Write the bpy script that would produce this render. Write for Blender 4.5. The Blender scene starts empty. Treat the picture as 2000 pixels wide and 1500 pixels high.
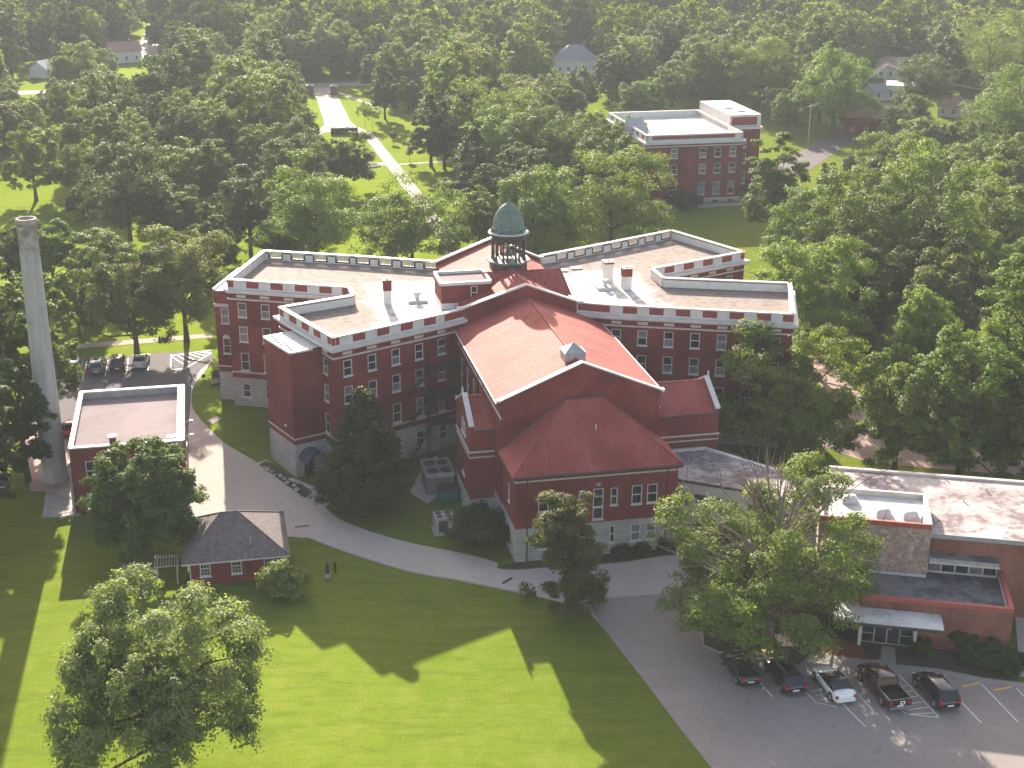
import bpy, bmesh, math, random
import numpy as np
from mathutils import Vector, Matrix

R_ = math.radians
S = bpy.context.scene
COL = S.collection

# ------------------------------------------------------------------ camera
CAM_H = 70.0
F_PX, PITCH, ROLL = 2798.0, R_(20.113), R_(0.283)
_F = np.array([0, math.cos(PITCH), -math.sin(PITCH)])
_R0 = np.array([1.0, 0, 0]); _U0 = np.cross(_R0, _F)
_R = math.cos(ROLL) * _R0 + math.sin(ROLL) * _U0
_U = -math.sin(ROLL) * _R0 + math.cos(ROLL) * _U0
cd = bpy.data.cameras.new('camera'); cam = bpy.data.objects.new('camera', cd); COL.objects.link(cam)
cd.sensor_width = 36; cd.lens = F_PX / 2000 * 36; cd.clip_start = 1; cd.clip_end = 9000
M4 = Matrix.Identity(4)
for i in range(3):
    M4[i][0] = _R[i]; M4[i][1] = _U[i]; M4[i][2] = -_F[i]
M4[2][3] = CAM_H
cam.matrix_world = M4
S.camera = cam
S.render.resolution_x, S.render.resolution_y = 1024, 768

# ------------------------------------------------------------------ light
SUN_AZ, SUN_EL = -11.6, 21.4          # azimuth from +Y towards +X, degrees
w = bpy.data.worlds.new('World'); S.world = w; w.use_nodes = True
nt = w.node_tree; nt.nodes.clear()
sky = nt.nodes.new('ShaderNodeTexSky'); sky.sky_type = 'NISHITA'; sky.sun_disc = False
sky.sun_elevation = R_(SUN_EL); sky.sun_rotation = R_(SUN_AZ)
sky.air_density = 1.0; sky.dust_density = 2.0; sky.ozone_density = 1.0
bg = nt.nodes.new('ShaderNodeBackground'); bg.inputs['Strength'].default_value = 0.103
out = nt.nodes.new('ShaderNodeOutputWorld')
wm = nt.nodes.new('ShaderNodeMix'); wm.data_type = 'RGBA'; wm.blend_type = 'MULTIPLY'; wm.inputs[0].default_value = 1.0; wm.inputs[7].default_value = (1.20, 1.0, 0.86, 1)
nt.links.new(sky.outputs[0], wm.inputs[6]); nt.links.new(wm.outputs[2], bg.inputs[0]); nt.links.new(bg.outputs[0], out.inputs[0])
sd = bpy.data.lights.new('sun', 'SUN'); sd.energy = 4.4; sd.angle = R_(0.5); sd.color = (1.0, 0.90, 0.76)
sun = bpy.data.objects.new('sun', sd); COL.objects.link(sun)
_sv = Vector((math.sin(R_(SUN_AZ)) * math.cos(R_(SUN_EL)), math.cos(R_(SUN_AZ)) * math.cos(R_(SUN_EL)), math.sin(R_(SUN_EL))))
sun.rotation_euler = _sv.to_track_quat('Z', 'Y').to_euler()
sun.location = (0, 300, 300)
S.view_settings.view_transform = 'Standard'; S.view_settings.look = 'None'
S.view_settings.exposure = 1.9; S.view_settings.gamma = 1.0
cy = S.cycles
cy.max_bounces = 6; cy.diffuse_bounces = 3; cy.glossy_bounces = 2; cy.transmission_bounces = 4
cy.transparent_max_bounces = 8; cy.volume_bounces = 0; cy.use_denoising = True
cy.sample_clamp_indirect = 6.0

# ------------------------------------------------------------------ frames
AX = R_(12.13)                         # the college's own frame: u right, v away
O_ = (7.8, 149.3)
def Wv(u, v, z=0.0):
    c, s = math.cos(AX), math.sin(AX)
    return Vector((O_[0] + u * c - v * s, O_[1] + u * s + v * c, z))
def at(x, y, z=0.0):
    """survey point: photo pixel -> place on the level z"""
    d = _F + _R * (x - 1000) / F_PX + _U * (750 - y) / F_PX
    q = d * ((z - CAM_H) / d[2])
    return Vector((q[0], q[1], z))
def proj(p):
    q = np.array([p[0], p[1], p[2] - CAM_H]); z = q @ _F
    return 1000 + F_PX * (q @ _R) / z, 750 - F_PX * (q @ _U) / z
def height_at(base, ytop):
    lo, hi = 0.0, 60.0
    for _ in range(40):
        m = (lo + hi) / 2
        if proj((base[0], base[1], m))[1] > ytop: lo = m
        else: hi = m
    return lo
def scale_at(p):                       # photo pixels per metre there
    q = np.array([p[0], p[1], -CAM_H]); return F_PX / (q @ _F)

# ------------------------------------------------------------------ object helpers
def tag(o, label=None, cat=None, group=None, kind=None):
    if label: o['label'] = label
    if cat: o['category'] = cat
    if group: o['group'] = group
    if kind: o['kind'] = kind
    return o
def thing(name, label, cat, loc=(0, 0, 0), rz=0.0, group=None):
    o = bpy.data.objects.new(name, None); COL.objects.link(o)
    o.location = loc; o.rotation_euler = (0, 0, rz); o.empty_display_size = 0.3
    return tag(o, label, cat, group)
def copy_tree(o, parent=None):
    c = o.copy(); COL.objects.link(c); c.parent = parent
    for ch in list(o.children): copy_tree(ch, c)
    return c

class MB:
    """collects faces (with material slots) and links them as one mesh object"""
    def __init__(s): s.v = []; s.f = []; s.m = []; s.sm = []
    def add(s, vs, fs, m=0, smooth=False):
        n = len(s.v); s.v += [tuple(p) for p in vs]
        for f in fs:
            s.f.append(tuple(i + n for i in f)); s.m.append(m); s.sm.append(smooth)
    def quad(s, a, b, c, d, m=0): s.add([a, b, c, d], [(0, 1, 2, 3)], m)
    def tri(s, a, b, c, m=0): s.add([a, b, c], [(0, 1, 2)], m)
    def poly(s, pts, m=0): s.add(pts, [tuple(range(len(pts)))], m)
    def box(s, x0, x1, y0, y1, z0, z1, m=0):
        s.add([(x0, y0, z0), (x1, y0, z0), (x1, y1, z0), (x0, y1, z0), (x0, y0, z1), (x1, y0, z1), (x1, y1, z1), (x0, y1, z1)],
              [(0, 3, 2, 1), (4, 5, 6, 7), (0, 1, 5, 4), (1, 2, 6, 5), (2, 3, 7, 6), (3, 0, 4, 7)], m)
    def bar(s, a, b, wd, z0, z1, m=0, off=0.0):
        """horizontal bar from a to b (2-D), width wd centred at offset off to the right"""
        a = Vector(a[:2]); b = Vector(b[:2]); d = (b - a).normalized(); n = Vector((d.y, -d.x))
        p = [a + n * (off + wd / 2), b + n * (off + wd / 2), b + n * (off - wd / 2), a + n * (off - wd / 2)]
        s.prism(p[::-1] if False else p, z0, z1, m)
    def prism(s, pts, z0, z1, m=0, mtop=None):
        n = len(pts); A = sum(pts[i][0] * pts[(i + 1) % n][1] - pts[(i + 1) % n][0] * pts[i][1] for i in range(n))
        P = list(pts) if A > 0 else list(pts)[::-1]
        vs = [(p[0], p[1], z0) for p in P] + [(p[0], p[1], z1) for p in P]
        s.add(vs, [tuple(range(n - 1, -1, -1))], m)
        s.add(vs, [tuple(range(n, 2 * n))], m if mtop is None else mtop)
        s.add(vs, [(i, (i + 1) % n, n + (i + 1) % n, n + i) for i in range(n)], m)
    def tube(s, a, b, r0, r1=None, n=8, m=0, caps=True, smooth=True):
        r1 = r0 if r1 is None else r1
        a = Vector(a); b = Vector(b); d = (b - a).normalized()
        x = d.orthogonal().normalized(); y = d.cross(x)
        vs = [a + (x * math.cos(t) + y * math.sin(t)) * r0 for t in [2 * math.pi * i / n for i in range(n)]]
        vs += [b + (x * math.cos(t) + y * math.sin(t)) * r1 for t in [2 * math.pi * i / n for i in range(n)]]
        s.add(vs, [(i, (i + 1) % n, n + (i + 1) % n, n + i) for i in range(n)], m, smooth)
        if caps: s.add(vs, [tuple(range(n - 1, -1, -1)), tuple(range(n, 2 * n))], m)
    def lathe(s, prof, c=(0, 0), n=24, m=0, smooth=True, rib=None, phase=0.0):
        vs = []
        for (r, z) in prof:
            for i in range(n):
                t = 2 * math.pi * i / n + phase
                k = r * (rib(i) if rib else 1.0)
                vs.append((c[0] + k * math.cos(t), c[1] + k * math.sin(t), z))
        fs = []
        for j in range(len(prof) - 1):
            for i in range(n):
                fs.append((j * n + i, j * n + (i + 1) % n, (j + 1) * n + (i + 1) % n, (j + 1) * n + i))
        s.add(vs, fs, m, smooth)
    def loft(s, rings, m=0, smooth=True, caps=True, closed=True):
        n = len(rings[0]); vs = [p for r in rings for p in r]; fs = []
        for j in range(len(rings) - 1):
            for i in range(n if closed else n - 1):
                fs.append((j * n + i, j * n + (i + 1) % n, (j + 1) * n + (i + 1) % n, (j + 1) * n + i))
        s.add(vs, fs, m, smooth)
        if caps: s.add(vs, [tuple(range(n - 1, -1, -1)), tuple(range((len(rings) - 1) * n, len(rings) * n))], m)
    def obj(s, name, mats, parent=None, loc=None, rz=0.0):
        me = bpy.data.meshes.new(name)
        me.from_pydata([tuple(p) for p in s.v], [], s.f)
        for m in (mats if isinstance(mats, (list, tuple)) else [mats]): me.materials.append(m)
        me.polygons.foreach_set('material_index', s.m); me.polygons.foreach_set('use_smooth', s.sm)
        me.update()
        o = bpy.data.objects.new(name, me); COL.objects.link(o)
        if parent: o.parent = parent
        if loc is not None: o.location = loc
        o.rotation_euler = (0, 0, rz)
        return o

# ------------------------------------------------------------------ materials
class NT:
    def __init__(s, name):
        s.mat = bpy.data.materials.new(name); s.mat.use_nodes = True
        s.t = s.mat.node_tree; s.t.nodes.clear()
        s.out = s.n('ShaderNodeOutputMaterial')
    def n(s, typ, **k):
        nd = s.t.nodes.new(typ)
        for a, b in k.items(): setattr(nd, a, b)
        return nd
    def set(s, sock, v):
        if hasattr(v, 'is_linked') or isinstance(v, bpy.types.NodeSocket): s.t.links.new(v, sock)
        elif isinstance(v, (tuple, list)): sock.default_value = (tuple(v) + (1,)) if len(sock.default_value) == 4 and len(v) == 3 else tuple(v)
        else: sock.default_value = v
    def math(s, op, a, b=0.0, c=None, clamp=False):
        nd = s.n('ShaderNodeMath', operation=op, use_clamp=clamp); s.set(nd.inputs[0], a); s.set(nd.inputs[1], b)
        if c is not None: s.set(nd.inputs[2], c)
        return nd.outputs[0]
    def vmath(s, op, a, b=(0, 0, 0)):
        nd = s.n('ShaderNodeVectorMath', operation=op); s.set(nd.inputs[0], a)
        if op == 'SCALE': s.set(nd.inputs['Scale'], b)
        else: s.set(nd.inputs[1], b)
        return nd.outputs['Value'] if op in ('DOT_PRODUCT', 'LENGTH') else nd.outputs[0]
    def noise(s, vec, scale, detail=3, rough=0.55, dist=0.0):
        nd = s.n('ShaderNodeTexNoise'); s.set(nd.inputs['Vector'], vec)
        nd.inputs['Scale'].default_value = scale; nd.inputs['Detail'].default_value = detail
        nd.inputs['Roughness'].default_value = rough; nd.inputs['Distortion'].default_value = dist
        return nd.outputs['Fac']
    def ramp(s, fac, a, b, lo=0.0, hi=1.0):
        nd = s.n('ShaderNodeMapRange'); nd.clamp = True; s.set(nd.inputs[0], fac)
        nd.inputs[1].default_value = a; nd.inputs[2].default_value = b
        nd.inputs[3].default_value = lo; nd.inputs[4].default_value = hi
        return nd.outputs[0]
    def mix(s, f, a, b, mode='MIX'):
        nd = s.n('ShaderNodeMix', data_type='RGBA', blend_type=mode)
        s.set(nd.inputs[0], f); s.set(nd.inputs[6], a); s.set(nd.inputs[7], b)
        return nd.outputs[2]
    def pos(s): return s.n('ShaderNodeNewGeometry').outputs['Position']
    def obj(s): return s.n('ShaderNodeTexCoord').outputs['Object']
    def wall(s):
        """(metres along the wall, height, 0)"""
        g = s.n('ShaderNodeNewGeometry')
        t = s.vmath('NORMALIZE', s.vmath('CROSS_PRODUCT', g.outputs['Normal'], (0, 0, 1)))
        u = s.vmath('DOT_PRODUCT', g.outputs['Position'], t)
        sp = s.n('ShaderNodeSeparateXYZ'); s.set(sp.inputs[0], g.outputs['Position'])
        cb = s.n('ShaderNodeCombineXYZ'); s.set(cb.inputs[0], u); s.set(cb.inputs[1], sp.outputs[2])
        return cb.outputs[0], u, sp.outputs[2]
    def bsdf(s, col, rough=0.7, spec=0.4, metal=0.0, bump=None, bstr=0.3, bdist=0.05):
        p = s.n('ShaderNodeBsdfPrincipled'); s.set(p.inputs['Base Color'], col); s.set(p.inputs['Roughness'], rough)
        s.set(p.inputs['Specular IOR Level'], spec); s.set(p.inputs['Metallic'], metal)
        if bump is not None:
            b = s.n('ShaderNodeBump'); b.inputs['Strength'].default_value = bstr; b.inputs['Distance'].default_value = bdist
            s.set(b.inputs['Height'], bump); s.t.links.new(b.outputs[0], p.inputs['Normal'])
        s.t.links.new(p.outputs[0], s.out.inputs[0])
        return p

def plain(name, col, rough=0.6, spec=0.4, metal=0.0, var=0.12, scale=1.5):
    m = NT(name); n = m.noise(m.pos(), scale, 4)
    c = m.mix(m.ramp(n, 0.3, 0.7), tuple(x * (1 - var) for x in col), tuple(min(1, x * (1 + var)) for x in col))
    m.bsdf(c, rough, spec, metal); return m.mat

def brick_mat(name, a, b, dark=0.55):
    m = NT(name); w_, u, z = m.wall()
    n1 = m.noise(m.vmath('MULTIPLY', w_, (1.6, 9.0, 1)), 1.0, 3)
    n2 = m.noise(m.pos(), 0.22, 4, 0.6)
    n3 = m.noise(m.vmath('MULTIPLY', w_, (1.0, 0.18, 1)), 0.8, 3)     # streaks down the wall
    bt = m.n('ShaderNodeTexBrick'); m.set(bt.inputs['Vector'], w_)
    bt.inputs['Scale'].default_value = 1.0; bt.inputs['Brick Width'].default_value = 0.24; bt.inputs['Row Height'].default_value = 0.08
    bt.inputs['Mortar Size'].default_value = 0.012; bt.inputs['Bias'].default_value = 0.0
    m.set(bt.inputs['Color1'], (1, 1, 1)); m.set(bt.inputs['Color2'], (0.62, 0.6, 0.6)); m.set(bt.inputs['Mortar'], (1.1, 1.15, 1.15))
    c = m.mix(m.ramp(n1, 0.3, 0.7), a, b)
    c = m.mix(m.ramp(n2, 0.35, 0.7), c, tuple(x * dark for x in a))
    c = m.mix(m.math('MULTIPLY', m.ramp(n3, 0.5, 0.8), 0.35), c, tuple(x * 0.4 for x in a))
    c = m.mix(1.0, c, bt.outputs[0], 'MULTIPLY')
    m.bsdf(c, 0.8, 0.25, bump=n1, bstr=0.2); return m.mat

def stone_mat(name, a, b, bw=0.9, bh=0.38, mortar=(0.2, 0.19, 0.18)):
    m = NT(name); w_, u, z = m.wall()
    bt = m.n('ShaderNodeTexBrick'); m.set(bt.inputs['Vector'], w_)
    bt.inputs['Scale'].default_value = 1.0; bt.inputs['Brick Width'].default_value = bw; bt.inputs['Row Height'].default_value = bh
    bt.inputs['Mortar Size'].default_value = 0.022
    m.set(bt.inputs['Color1'], a); m.set(bt.inputs['Color2'], b); m.set(bt.inputs['Mortar'], mortar)
    n = m.noise(m.pos(), 3.0, 5, 0.65); n2 = m.noise(m.pos(), 0.35, 3)
    c = m.mix(m.ramp(n, 0.3, 0.75, 0, 0.5), bt.outputs[0], tuple(x * 0.55 for x in a))
    c = m.mix(m.ramp(n2, 0.45, 0.7, 0, 0.4), c, (0.2, 0.19, 0.16))
    m.bsdf(c, 0.85, 0.2, bump=n, bstr=0.6, bdist=0.08); return m.mat

def tile_mat(name, a, b, pitch=0.42):
    m = NT(name); w_, u, z = m.wall()
    rib = m.math('ABSOLUTE', m.math('SINE', m.math('MULTIPLY', u, math.pi / pitch)))
    row = m.math('FRACT', m.math('MULTIPLY', z, 1 / 0.17))
    n1 = m.noise(m.vmath('MULTIPLY', w_, (2.4, 6.0, 1)), 1.0, 2); n2 = m.noise(m.pos(), 0.25, 4)
    c = m.mix(m.ramp(n1, 0.3, 0.7), a, b)
    c = m.mix(m.ramp(n2, 0.42, 0.7, 0, 0.7), c, tuple(x * 0.55 for x in a))
    n5 = m.noise(m.vmath('MULTIPLY', w_, (0.9, 0.12, 1)), 1.0, 4, 0.6)
    c = m.mix(m.ramp(n5, 0.5, 0.75, 0, 0.4), c, (b[0] * 0.95, b[1] * 1.6, b[2] * 1.6))
    c = m.mix(m.ramp(rib, 0.0, 0.35, 0.55, 0.0), c, tuple(x * 0.3 for x in a))
    c = m.mix(m.ramp(row, 0.0, 0.22, 0.4, 0.0), c, tuple(x * 0.3 for x in a))
    m.bsdf(c, 0.74, 0.16, bump=m.math('ADD', rib, m.math('MULTIPLY', row, 0.3)), bstr=0.6, bdist=0.08); return m.mat

def membrane_mat(name, clean, dirt, lo, hi, scale=0.18):
    m = NT(name); p = m.pos()
    n = m.noise(p, scale, 5, 0.6, 0.6); n2 = m.noise(p, 1.4, 4, 0.6)
    f = m.ramp(m.math('ADD', n, m.math('MULTIPLY', m.math('SUBTRACT', n2, 0.5), 0.35)), lo, hi)
    c = m.mix(f, clean, dirt)
    c = m.mix(m.ramp(n2, 0.62, 0.75, 0, 0.5), c, tuple(x * 0.35 for x in dirt))
    m.bsdf(c, 0.85, 0.08, bump=n2, bstr=0.05); return m.mat

def wing_roof_mat():
    """white roof coating, worn back to grey-pink felt towards the arm ends; far arms also darkened for tree shade"""
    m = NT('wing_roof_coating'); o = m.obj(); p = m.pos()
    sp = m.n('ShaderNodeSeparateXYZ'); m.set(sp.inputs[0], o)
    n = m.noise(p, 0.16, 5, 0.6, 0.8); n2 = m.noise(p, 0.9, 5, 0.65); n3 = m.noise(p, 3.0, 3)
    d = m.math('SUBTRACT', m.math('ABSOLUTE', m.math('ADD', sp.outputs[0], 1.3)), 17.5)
    d2 = m.math('MULTIPLY', m.math('SUBTRACT', sp.outputs[1], 40.5), 1.3)  # far arms: shade of the trees behind, painted in along with the stains
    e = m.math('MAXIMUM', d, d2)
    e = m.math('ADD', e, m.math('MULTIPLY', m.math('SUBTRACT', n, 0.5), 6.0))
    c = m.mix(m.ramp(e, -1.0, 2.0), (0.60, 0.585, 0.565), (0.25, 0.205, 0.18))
    c = m.mix(m.ramp(n2, 0.48, 0.66, 0, 0.7), c, (0.115, 0.095, 0.09))
    c = m.mix(m.ramp(n3, 0.6, 0.75, 0, 0.35), c, (0.16, 0.15, 0.15))
    m.bsdf(c, 0.85, 0.08); return m.mat

def grass_mat():
    m = NT('lawn_grass'); p = m.pos()
    n1 = m.noise(p, 0.05, 4, 0.6); n2 = m.noise(p, 0.5, 5, 0.65, 0.4); n3 = m.noise(p, 5.0, 3, 0.7)
    mow = m.noise(m.vmath('MULTIPLY', p, (0.16, 0.8, 1)), 1.0, 5, 0.7, 0.9)
    c = m.mix(m.ramp(n1, 0.35, 0.7), (0.165, 0.215, 0.018), (0.205, 0.24, 0.026))
    c = m.mix(m.ramp(n2, 0.45, 0.72, 0, 0.65), c, (0.265, 0.255, 0.05))
    c = m.mix(m.ramp(mow, 0.46, 0.66, 0, 0.5), c, (0.115, 0.155, 0.015))
    c = m.mix(m.ramp(n3, 0.45, 0.7, 0, 0.5), c, (0.085, 0.11, 0.014))
    b = m.bsdf(m.mix(1.0, c, (0.46, 0.48, 0.72), 'MULTIPLY'), 0.9, 0.0, bump=n3, bstr=0.5, bdist=0.1)
    g = m.n('ShaderNodeBsdfGlossy'); g.inputs['Roughness'].default_value = 0.78; m.set(g.inputs['Color'], m.mix(1.0, c, (3.3, 3.6, 3.6), 'MULTIPLY'))
    mx = m.n('ShaderNodeMixShader'); mx.inputs[0].default_value = 0.07
    m.t.links.new(b.outputs[0], mx.inputs[1]); m.t.links.new(g.outputs[0], mx.inputs[2]); m.t.links.new(mx.outputs[0], m.out.inputs[0])
    return m.mat

def paving_mat(name, a, b, joint=0.0, cracks=True, rough=0.75):
    m = NT(name); p = m.pos()
    n1 = m.noise(p, 0.12, 5, 0.65, 0.5); n2 = m.noise(p, 1.2, 4, 0.6); n3 = m.noise(p, 14.0, 2)
    c = m.mix(m.ramp(n1, 0.3, 0.72), a, b)
    c = m.mix(m.ramp(n2, 0.5, 0.8, 0, 0.4), c, tuple(x * 0.6 for x in a))
    c = m.mix(m.ramp(n3, 0.4, 0.8, 0, 0.3), c, tuple(x * 0.6 for x in a))
    if cracks:
        v = m.n('ShaderNodeTexVoronoi', feature='DISTANCE_TO_EDGE'); v.inputs['Scale'].default_value = 0.11
        m.set(v.inputs['Vector'], m.vmath('ADD', p, m.vmath('SCALE', m.n('ShaderNodeTexNoise').outputs['Color'], 1.0)))
        nn = m.noise(p, 0.6, 4); pw = m.vmath('ADD', p, m.vmath('SCALE', p, 0.0))
        cb = m.n('ShaderNodeCombineXYZ'); m.set(cb.inputs[0], m.math('MULTIPLY', nn, 5.0)); m.set(cb.inputs[1], m.math('MULTIPLY', n2, 3.0))
        m.set(v.inputs['Vector'], m.vmath('ADD', p, cb.outputs[0]))
        c = m.mix(m.ramp(v.outputs['Distance'], 0.0, 0.007, 0.28, 0.0), c, tuple(x * 0.35 for x in a))
    m.bsdf(c, max(rough, .85), 0.1, bump=n3, bstr=0.15, bdist=0.02); return m.mat

def leaf_mat(name, tr=0.38):
    m = NT(name); oi = m.n('ShaderNodeObjectInfo'); g = m.n('ShaderNodeNewGeometry')
    n = m.noise(g.outputs['Position'], 0.55, 3)
    base = m.mix(m.math('MULTIPLY', g.outputs['Random Per Island'], 0.38), oi.outputs['Color'], m.mix(0.5, oi.outputs['Color'], (0.21, 0.27, 0.05)))
    base = m.mix(m.ramp(n, 0.35, 0.75, 0, 0.5), base, m.mix(1.0, oi.outputs['Color'], (0.55, 0.62, 0.6), 'MULTIPLY'))
    d = m.n('ShaderNodeBsdfPrincipled'); m.set(d.inputs['Base Color'], m.mix(1.0, base, (1.08, 1.06, 1.0), 'MULTIPLY')); d.inputs['Roughness'].default_value = 0.62; d.inputs['Specular IOR Level'].default_value = 0.16
    t = m.n('ShaderNodeBsdfTranslucent'); m.set(t.inputs['Color'], m.mix(1.0, base, (1.85, 2.05, 0.66), 'MULTIPLY'))
    mx = m.n('ShaderNodeMixShader'); mx.inputs[0].default_value = tr
    m.t.links.new(d.outputs[0], mx.inputs[1]); m.t.links.new(t.outputs[0], mx.inputs[2]); m.t.links.new(mx.outputs[0], m.out.inputs[0])
    return m.mat

def glass_mat(name, a, b, rough=0.08):
    m = NT(name); n = m.noise(m.pos(), 0.9, 2)
    c = m.mix(m.ramp(n, 0.35, 0.65), a, b); m.bsdf(c, rough, 0.6); return m.mat

M = {}
M['brick'] = brick_mat('red_brick', (0.20, 0.036, 0.034), (0.275, 0.055, 0.048))
M['brick_annex'] = brick_mat('brown_brick', (0.25, 0.085, 0.062), (0.36, 0.16, 0.125))
M['brick_cap'] = plain('red_coping', (0.36, 0.075, 0.06), 0.6, var=0.2)
M['panel'] = plain('red_panel_brick', (0.235, 0.04, 0.036), 0.75, var=0.25, scale=6)
M['stone'] = stone_mat('limestone_blocks', (0.50, 0.48, 0.46), (0.40, 0.385, 0.375))
M['flag'] = None
M['white'] = plain('white_painted_stone', (0.56, 0.545, 0.525), 0.55, var=0.10, scale=0.8)
M['trim'] = plain('cream_trim', (0.52, 0.46, 0.42), 0.6, var=0.12)
M['gutter'] = plain('dark_gutter', (0.055, 0.05, 0.045), 0.5)
M['tar'] = plain('tar_line', (0.03, 0.032, 0.035), 0.6)
M['tile'] = tile_mat('clay_roof_tile', (0.325, 0.056, 0.051), (0.375, 0.10, 0.085))
M['slate'] = plain('brown_grey_shingle', (0.135, 0.11, 0.108), 0.8, 0.2, var=0.3, scale=2.2)
M['copper'] = plain('green_copper', (0.12, 0.172, 0.152), 0.65, 0.3, 0.0, 0.28, 2.5)
M['copper_dark'] = plain('dark_copper', (0.05, 0.056, 0.054), 0.7, 0.25, 0.0, 0.3, 2.5)
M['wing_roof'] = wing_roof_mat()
M['felt'] = membrane_mat('grey_pink_felt', (0.235, 0.19, 0.195), (0.19, 0.155, 0.16), 0.4, 0.62)
M['patch_roof'] = membrane_mat('patchy_silver_roof', (0.46, 0.40, 0.375), (0.20, 0.155, 0.165), 0.44, 0.60, 0.22)
M['dark_roof'] = membrane_mat('dark_stained_roof', (0.20, 0.185, 0.19), (0.10, 0.088, 0.092), 0.42, 0.6, 0.35)
M['white_roof'] = membrane_mat('white_roof', (0.60, 0.59, 0.57), (0.42, 0.38, 0.36), 0.5, 0.72, 0.3)
M['metal_roof'] = plain('pale_metal_roof', (0.46, 0.46, 0.455), 0.5, 0.3, var=0.08)
M['concrete'] = paving_mat('drive_concrete', (0.40, 0.345, 0.305), (0.455, 0.40, 0.36), cracks=False)
M['walk'] = paving_mat('path_concrete', (0.30, 0.262, 0.232), (0.345, 0.305, 0.27), cracks=False)
M['asphalt'] = paving_mat('worn_asphalt', (0.25, 0.215, 0.20), (0.31, 0.265, 0.248))
M['asphalt_dark'] = paving_mat('dark_asphalt', (0.085, 0.075, 0.08), (0.125, 0.108, 0.112))
M['brickpath'] = paving_mat('pink_path', (0.36, 0.25, 0.22), (0.42, 0.31, 0.27), cracks=False)
M['mulch'] = paving_mat('bark_mulch', (0.16, 0.062, 0.04), (0.23, 0.09, 0.055), cracks=False, rough=0.95)
M['soil'] = paving_mat('dark_soil', (0.062, 0.05, 0.04), (0.09, 0.072, 0.055), cracks=False, rough=0.95)
M['paint'] = plain('white_road_paint', (0.62, 0.61, 0.59), 0.6, var=0.2, scale=5)
M['yellow'] = plain('yellow_paint', (0.55, 0.36, 0.08), 0.6, var=0.2, scale=5)
M['grass'] = grass_mat()
M['bark'] = plain('tree_bark', (0.085, 0.066, 0.05), 0.9, 0.1, var=0.35, scale=3)
M['bark_grey'] = plain('dead_bark', (0.20, 0.145, 0.125), 0.9, 0.1, var=0.35, scale=3)
M['leaf'] = leaf_mat('tree_leaves')
M['glass'] = glass_mat('window_glass', (0.012, 0.014, 0.016), (0.04, 0.042, 0.045))
M['blind'] = glass_mat('window_blind', (0.11, 0.12, 0.125), (0.20, 0.20, 0.20), 0.25)
M['frosted'] = glass_mat('skylight_glass', (0.30, 0.30, 0.33), (0.40, 0.40, 0.43), 0.2)
M['iron'] = plain('black_iron', (0.02, 0.02, 0.022), 0.5)
M['grey'] = plain('grey_metal', (0.32, 0.32, 0.33), 0.5)
M['conc_grey'] = plain('grey_cast_concrete', (0.33, 0.32, 0.31), 0.8, 0.2, var=0.25, scale=0.9)
M['cool'] = plain('weathered_zinc', (0.17, 0.168, 0.17), 0.7, 0.2, var=0.25)
M['teal'] = plain('teal_steel', (0.035, 0.14, 0.13), 0.5)
M['awning'] = plain('navy_canvas', (0.03, 0.045, 0.085), 0.7)
M['rubber'] = plain('tyre_rubber', (0.018, 0.018, 0.018), 0.8)
M['alloy'] = plain('wheel_alloy', (0.35, 0.35, 0.36), 0.35, 0.5, 0.6)
M['carglass'] = plain('car_glass', (0.012, 0.016, 0.018), 0.06, 0.7)
M['tail'] = plain('red_lens', (0.40, 0.02, 0.015), 0.25)
M['lamp'] = plain('clear_lens', (0.5, 0.5, 0.5), 0.15)
M['rust'] = plain('rust_red_paint', (0.33, 0.07, 0.04), 0.6, var=0.25)
M['wood'] = plain('weathered_wood', (0.42, 0.34, 0.27), 0.8, 0.2, var=0.25, scale=4)
M['rock'] = plain('pale_rock', (0.42, 0.40, 0.37), 0.85, 0.2, var=0.25, scale=4)
def paintwork(name, col, rough=0.22):
    m = NT(name); p = m.bsdf(m.mix(m.ramp(m.noise(m.pos(), 3, 2), .3, .7), col, tuple(min(1, x * 1.15) for x in col)), rough, 0.5)
    p.inputs['Coat Weight'].default_value = 0.6; p.inputs['Coat Roughness'].default_value = 0.08
    return m.mat
M['p_black'] = paintwork('black_paint', (0.010, 0.010, 0.012))
M['p_maroon'] = paintwork('dark_maroon_paint', (0.035, 0.008, 0.008))
M['p_white'] = paintwork('white_paint', (0.72, 0.72, 0.72))
M['p_silver'] = paintwork('silver_paint', (0.34, 0.36, 0.38))
M['p_grey'] = paintwork('grey_paint', (0.10, 0.11, 0.12))
M['p_red'] = paintwork('red_paint', (0.28, 0.03, 0.02))
def flag_mat():
    m = NT('rubble_stone_facing'); w_, u, z = m.wall()
    v = m.n('ShaderNodeTexVoronoi'); v.inputs['Scale'].default_value = 3.0; m.set(v.inputs['Vector'], w_)
    e = m.n('ShaderNodeTexVoronoi', feature='DISTANCE_TO_EDGE'); e.inputs['Scale'].default_value = 3.0; m.set(e.inputs['Vector'], w_)
    sp = m.n('ShaderNodeSeparateColor'); m.set(sp.inputs[0], v.outputs['Color'])
    c = m.mix(sp.outputs[0], (0.47, 0.36, 0.30), (0.31, 0.20, 0.165))
    c = m.mix(m.ramp(sp.outputs[1], 0.75, 0.8), c, (0.27, 0.20, 0.17))
    c = m.mix(m.ramp(e.outputs['Distance'], 0.0, 0.05, 0.8, 0), c, (0.22, 0.18, 0.16))
    m.bsdf(c, 0.85, 0.2, bump=e.outputs['Distance'], bstr=0.5); return m.mat
M['flag'] = flag_mat()
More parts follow.
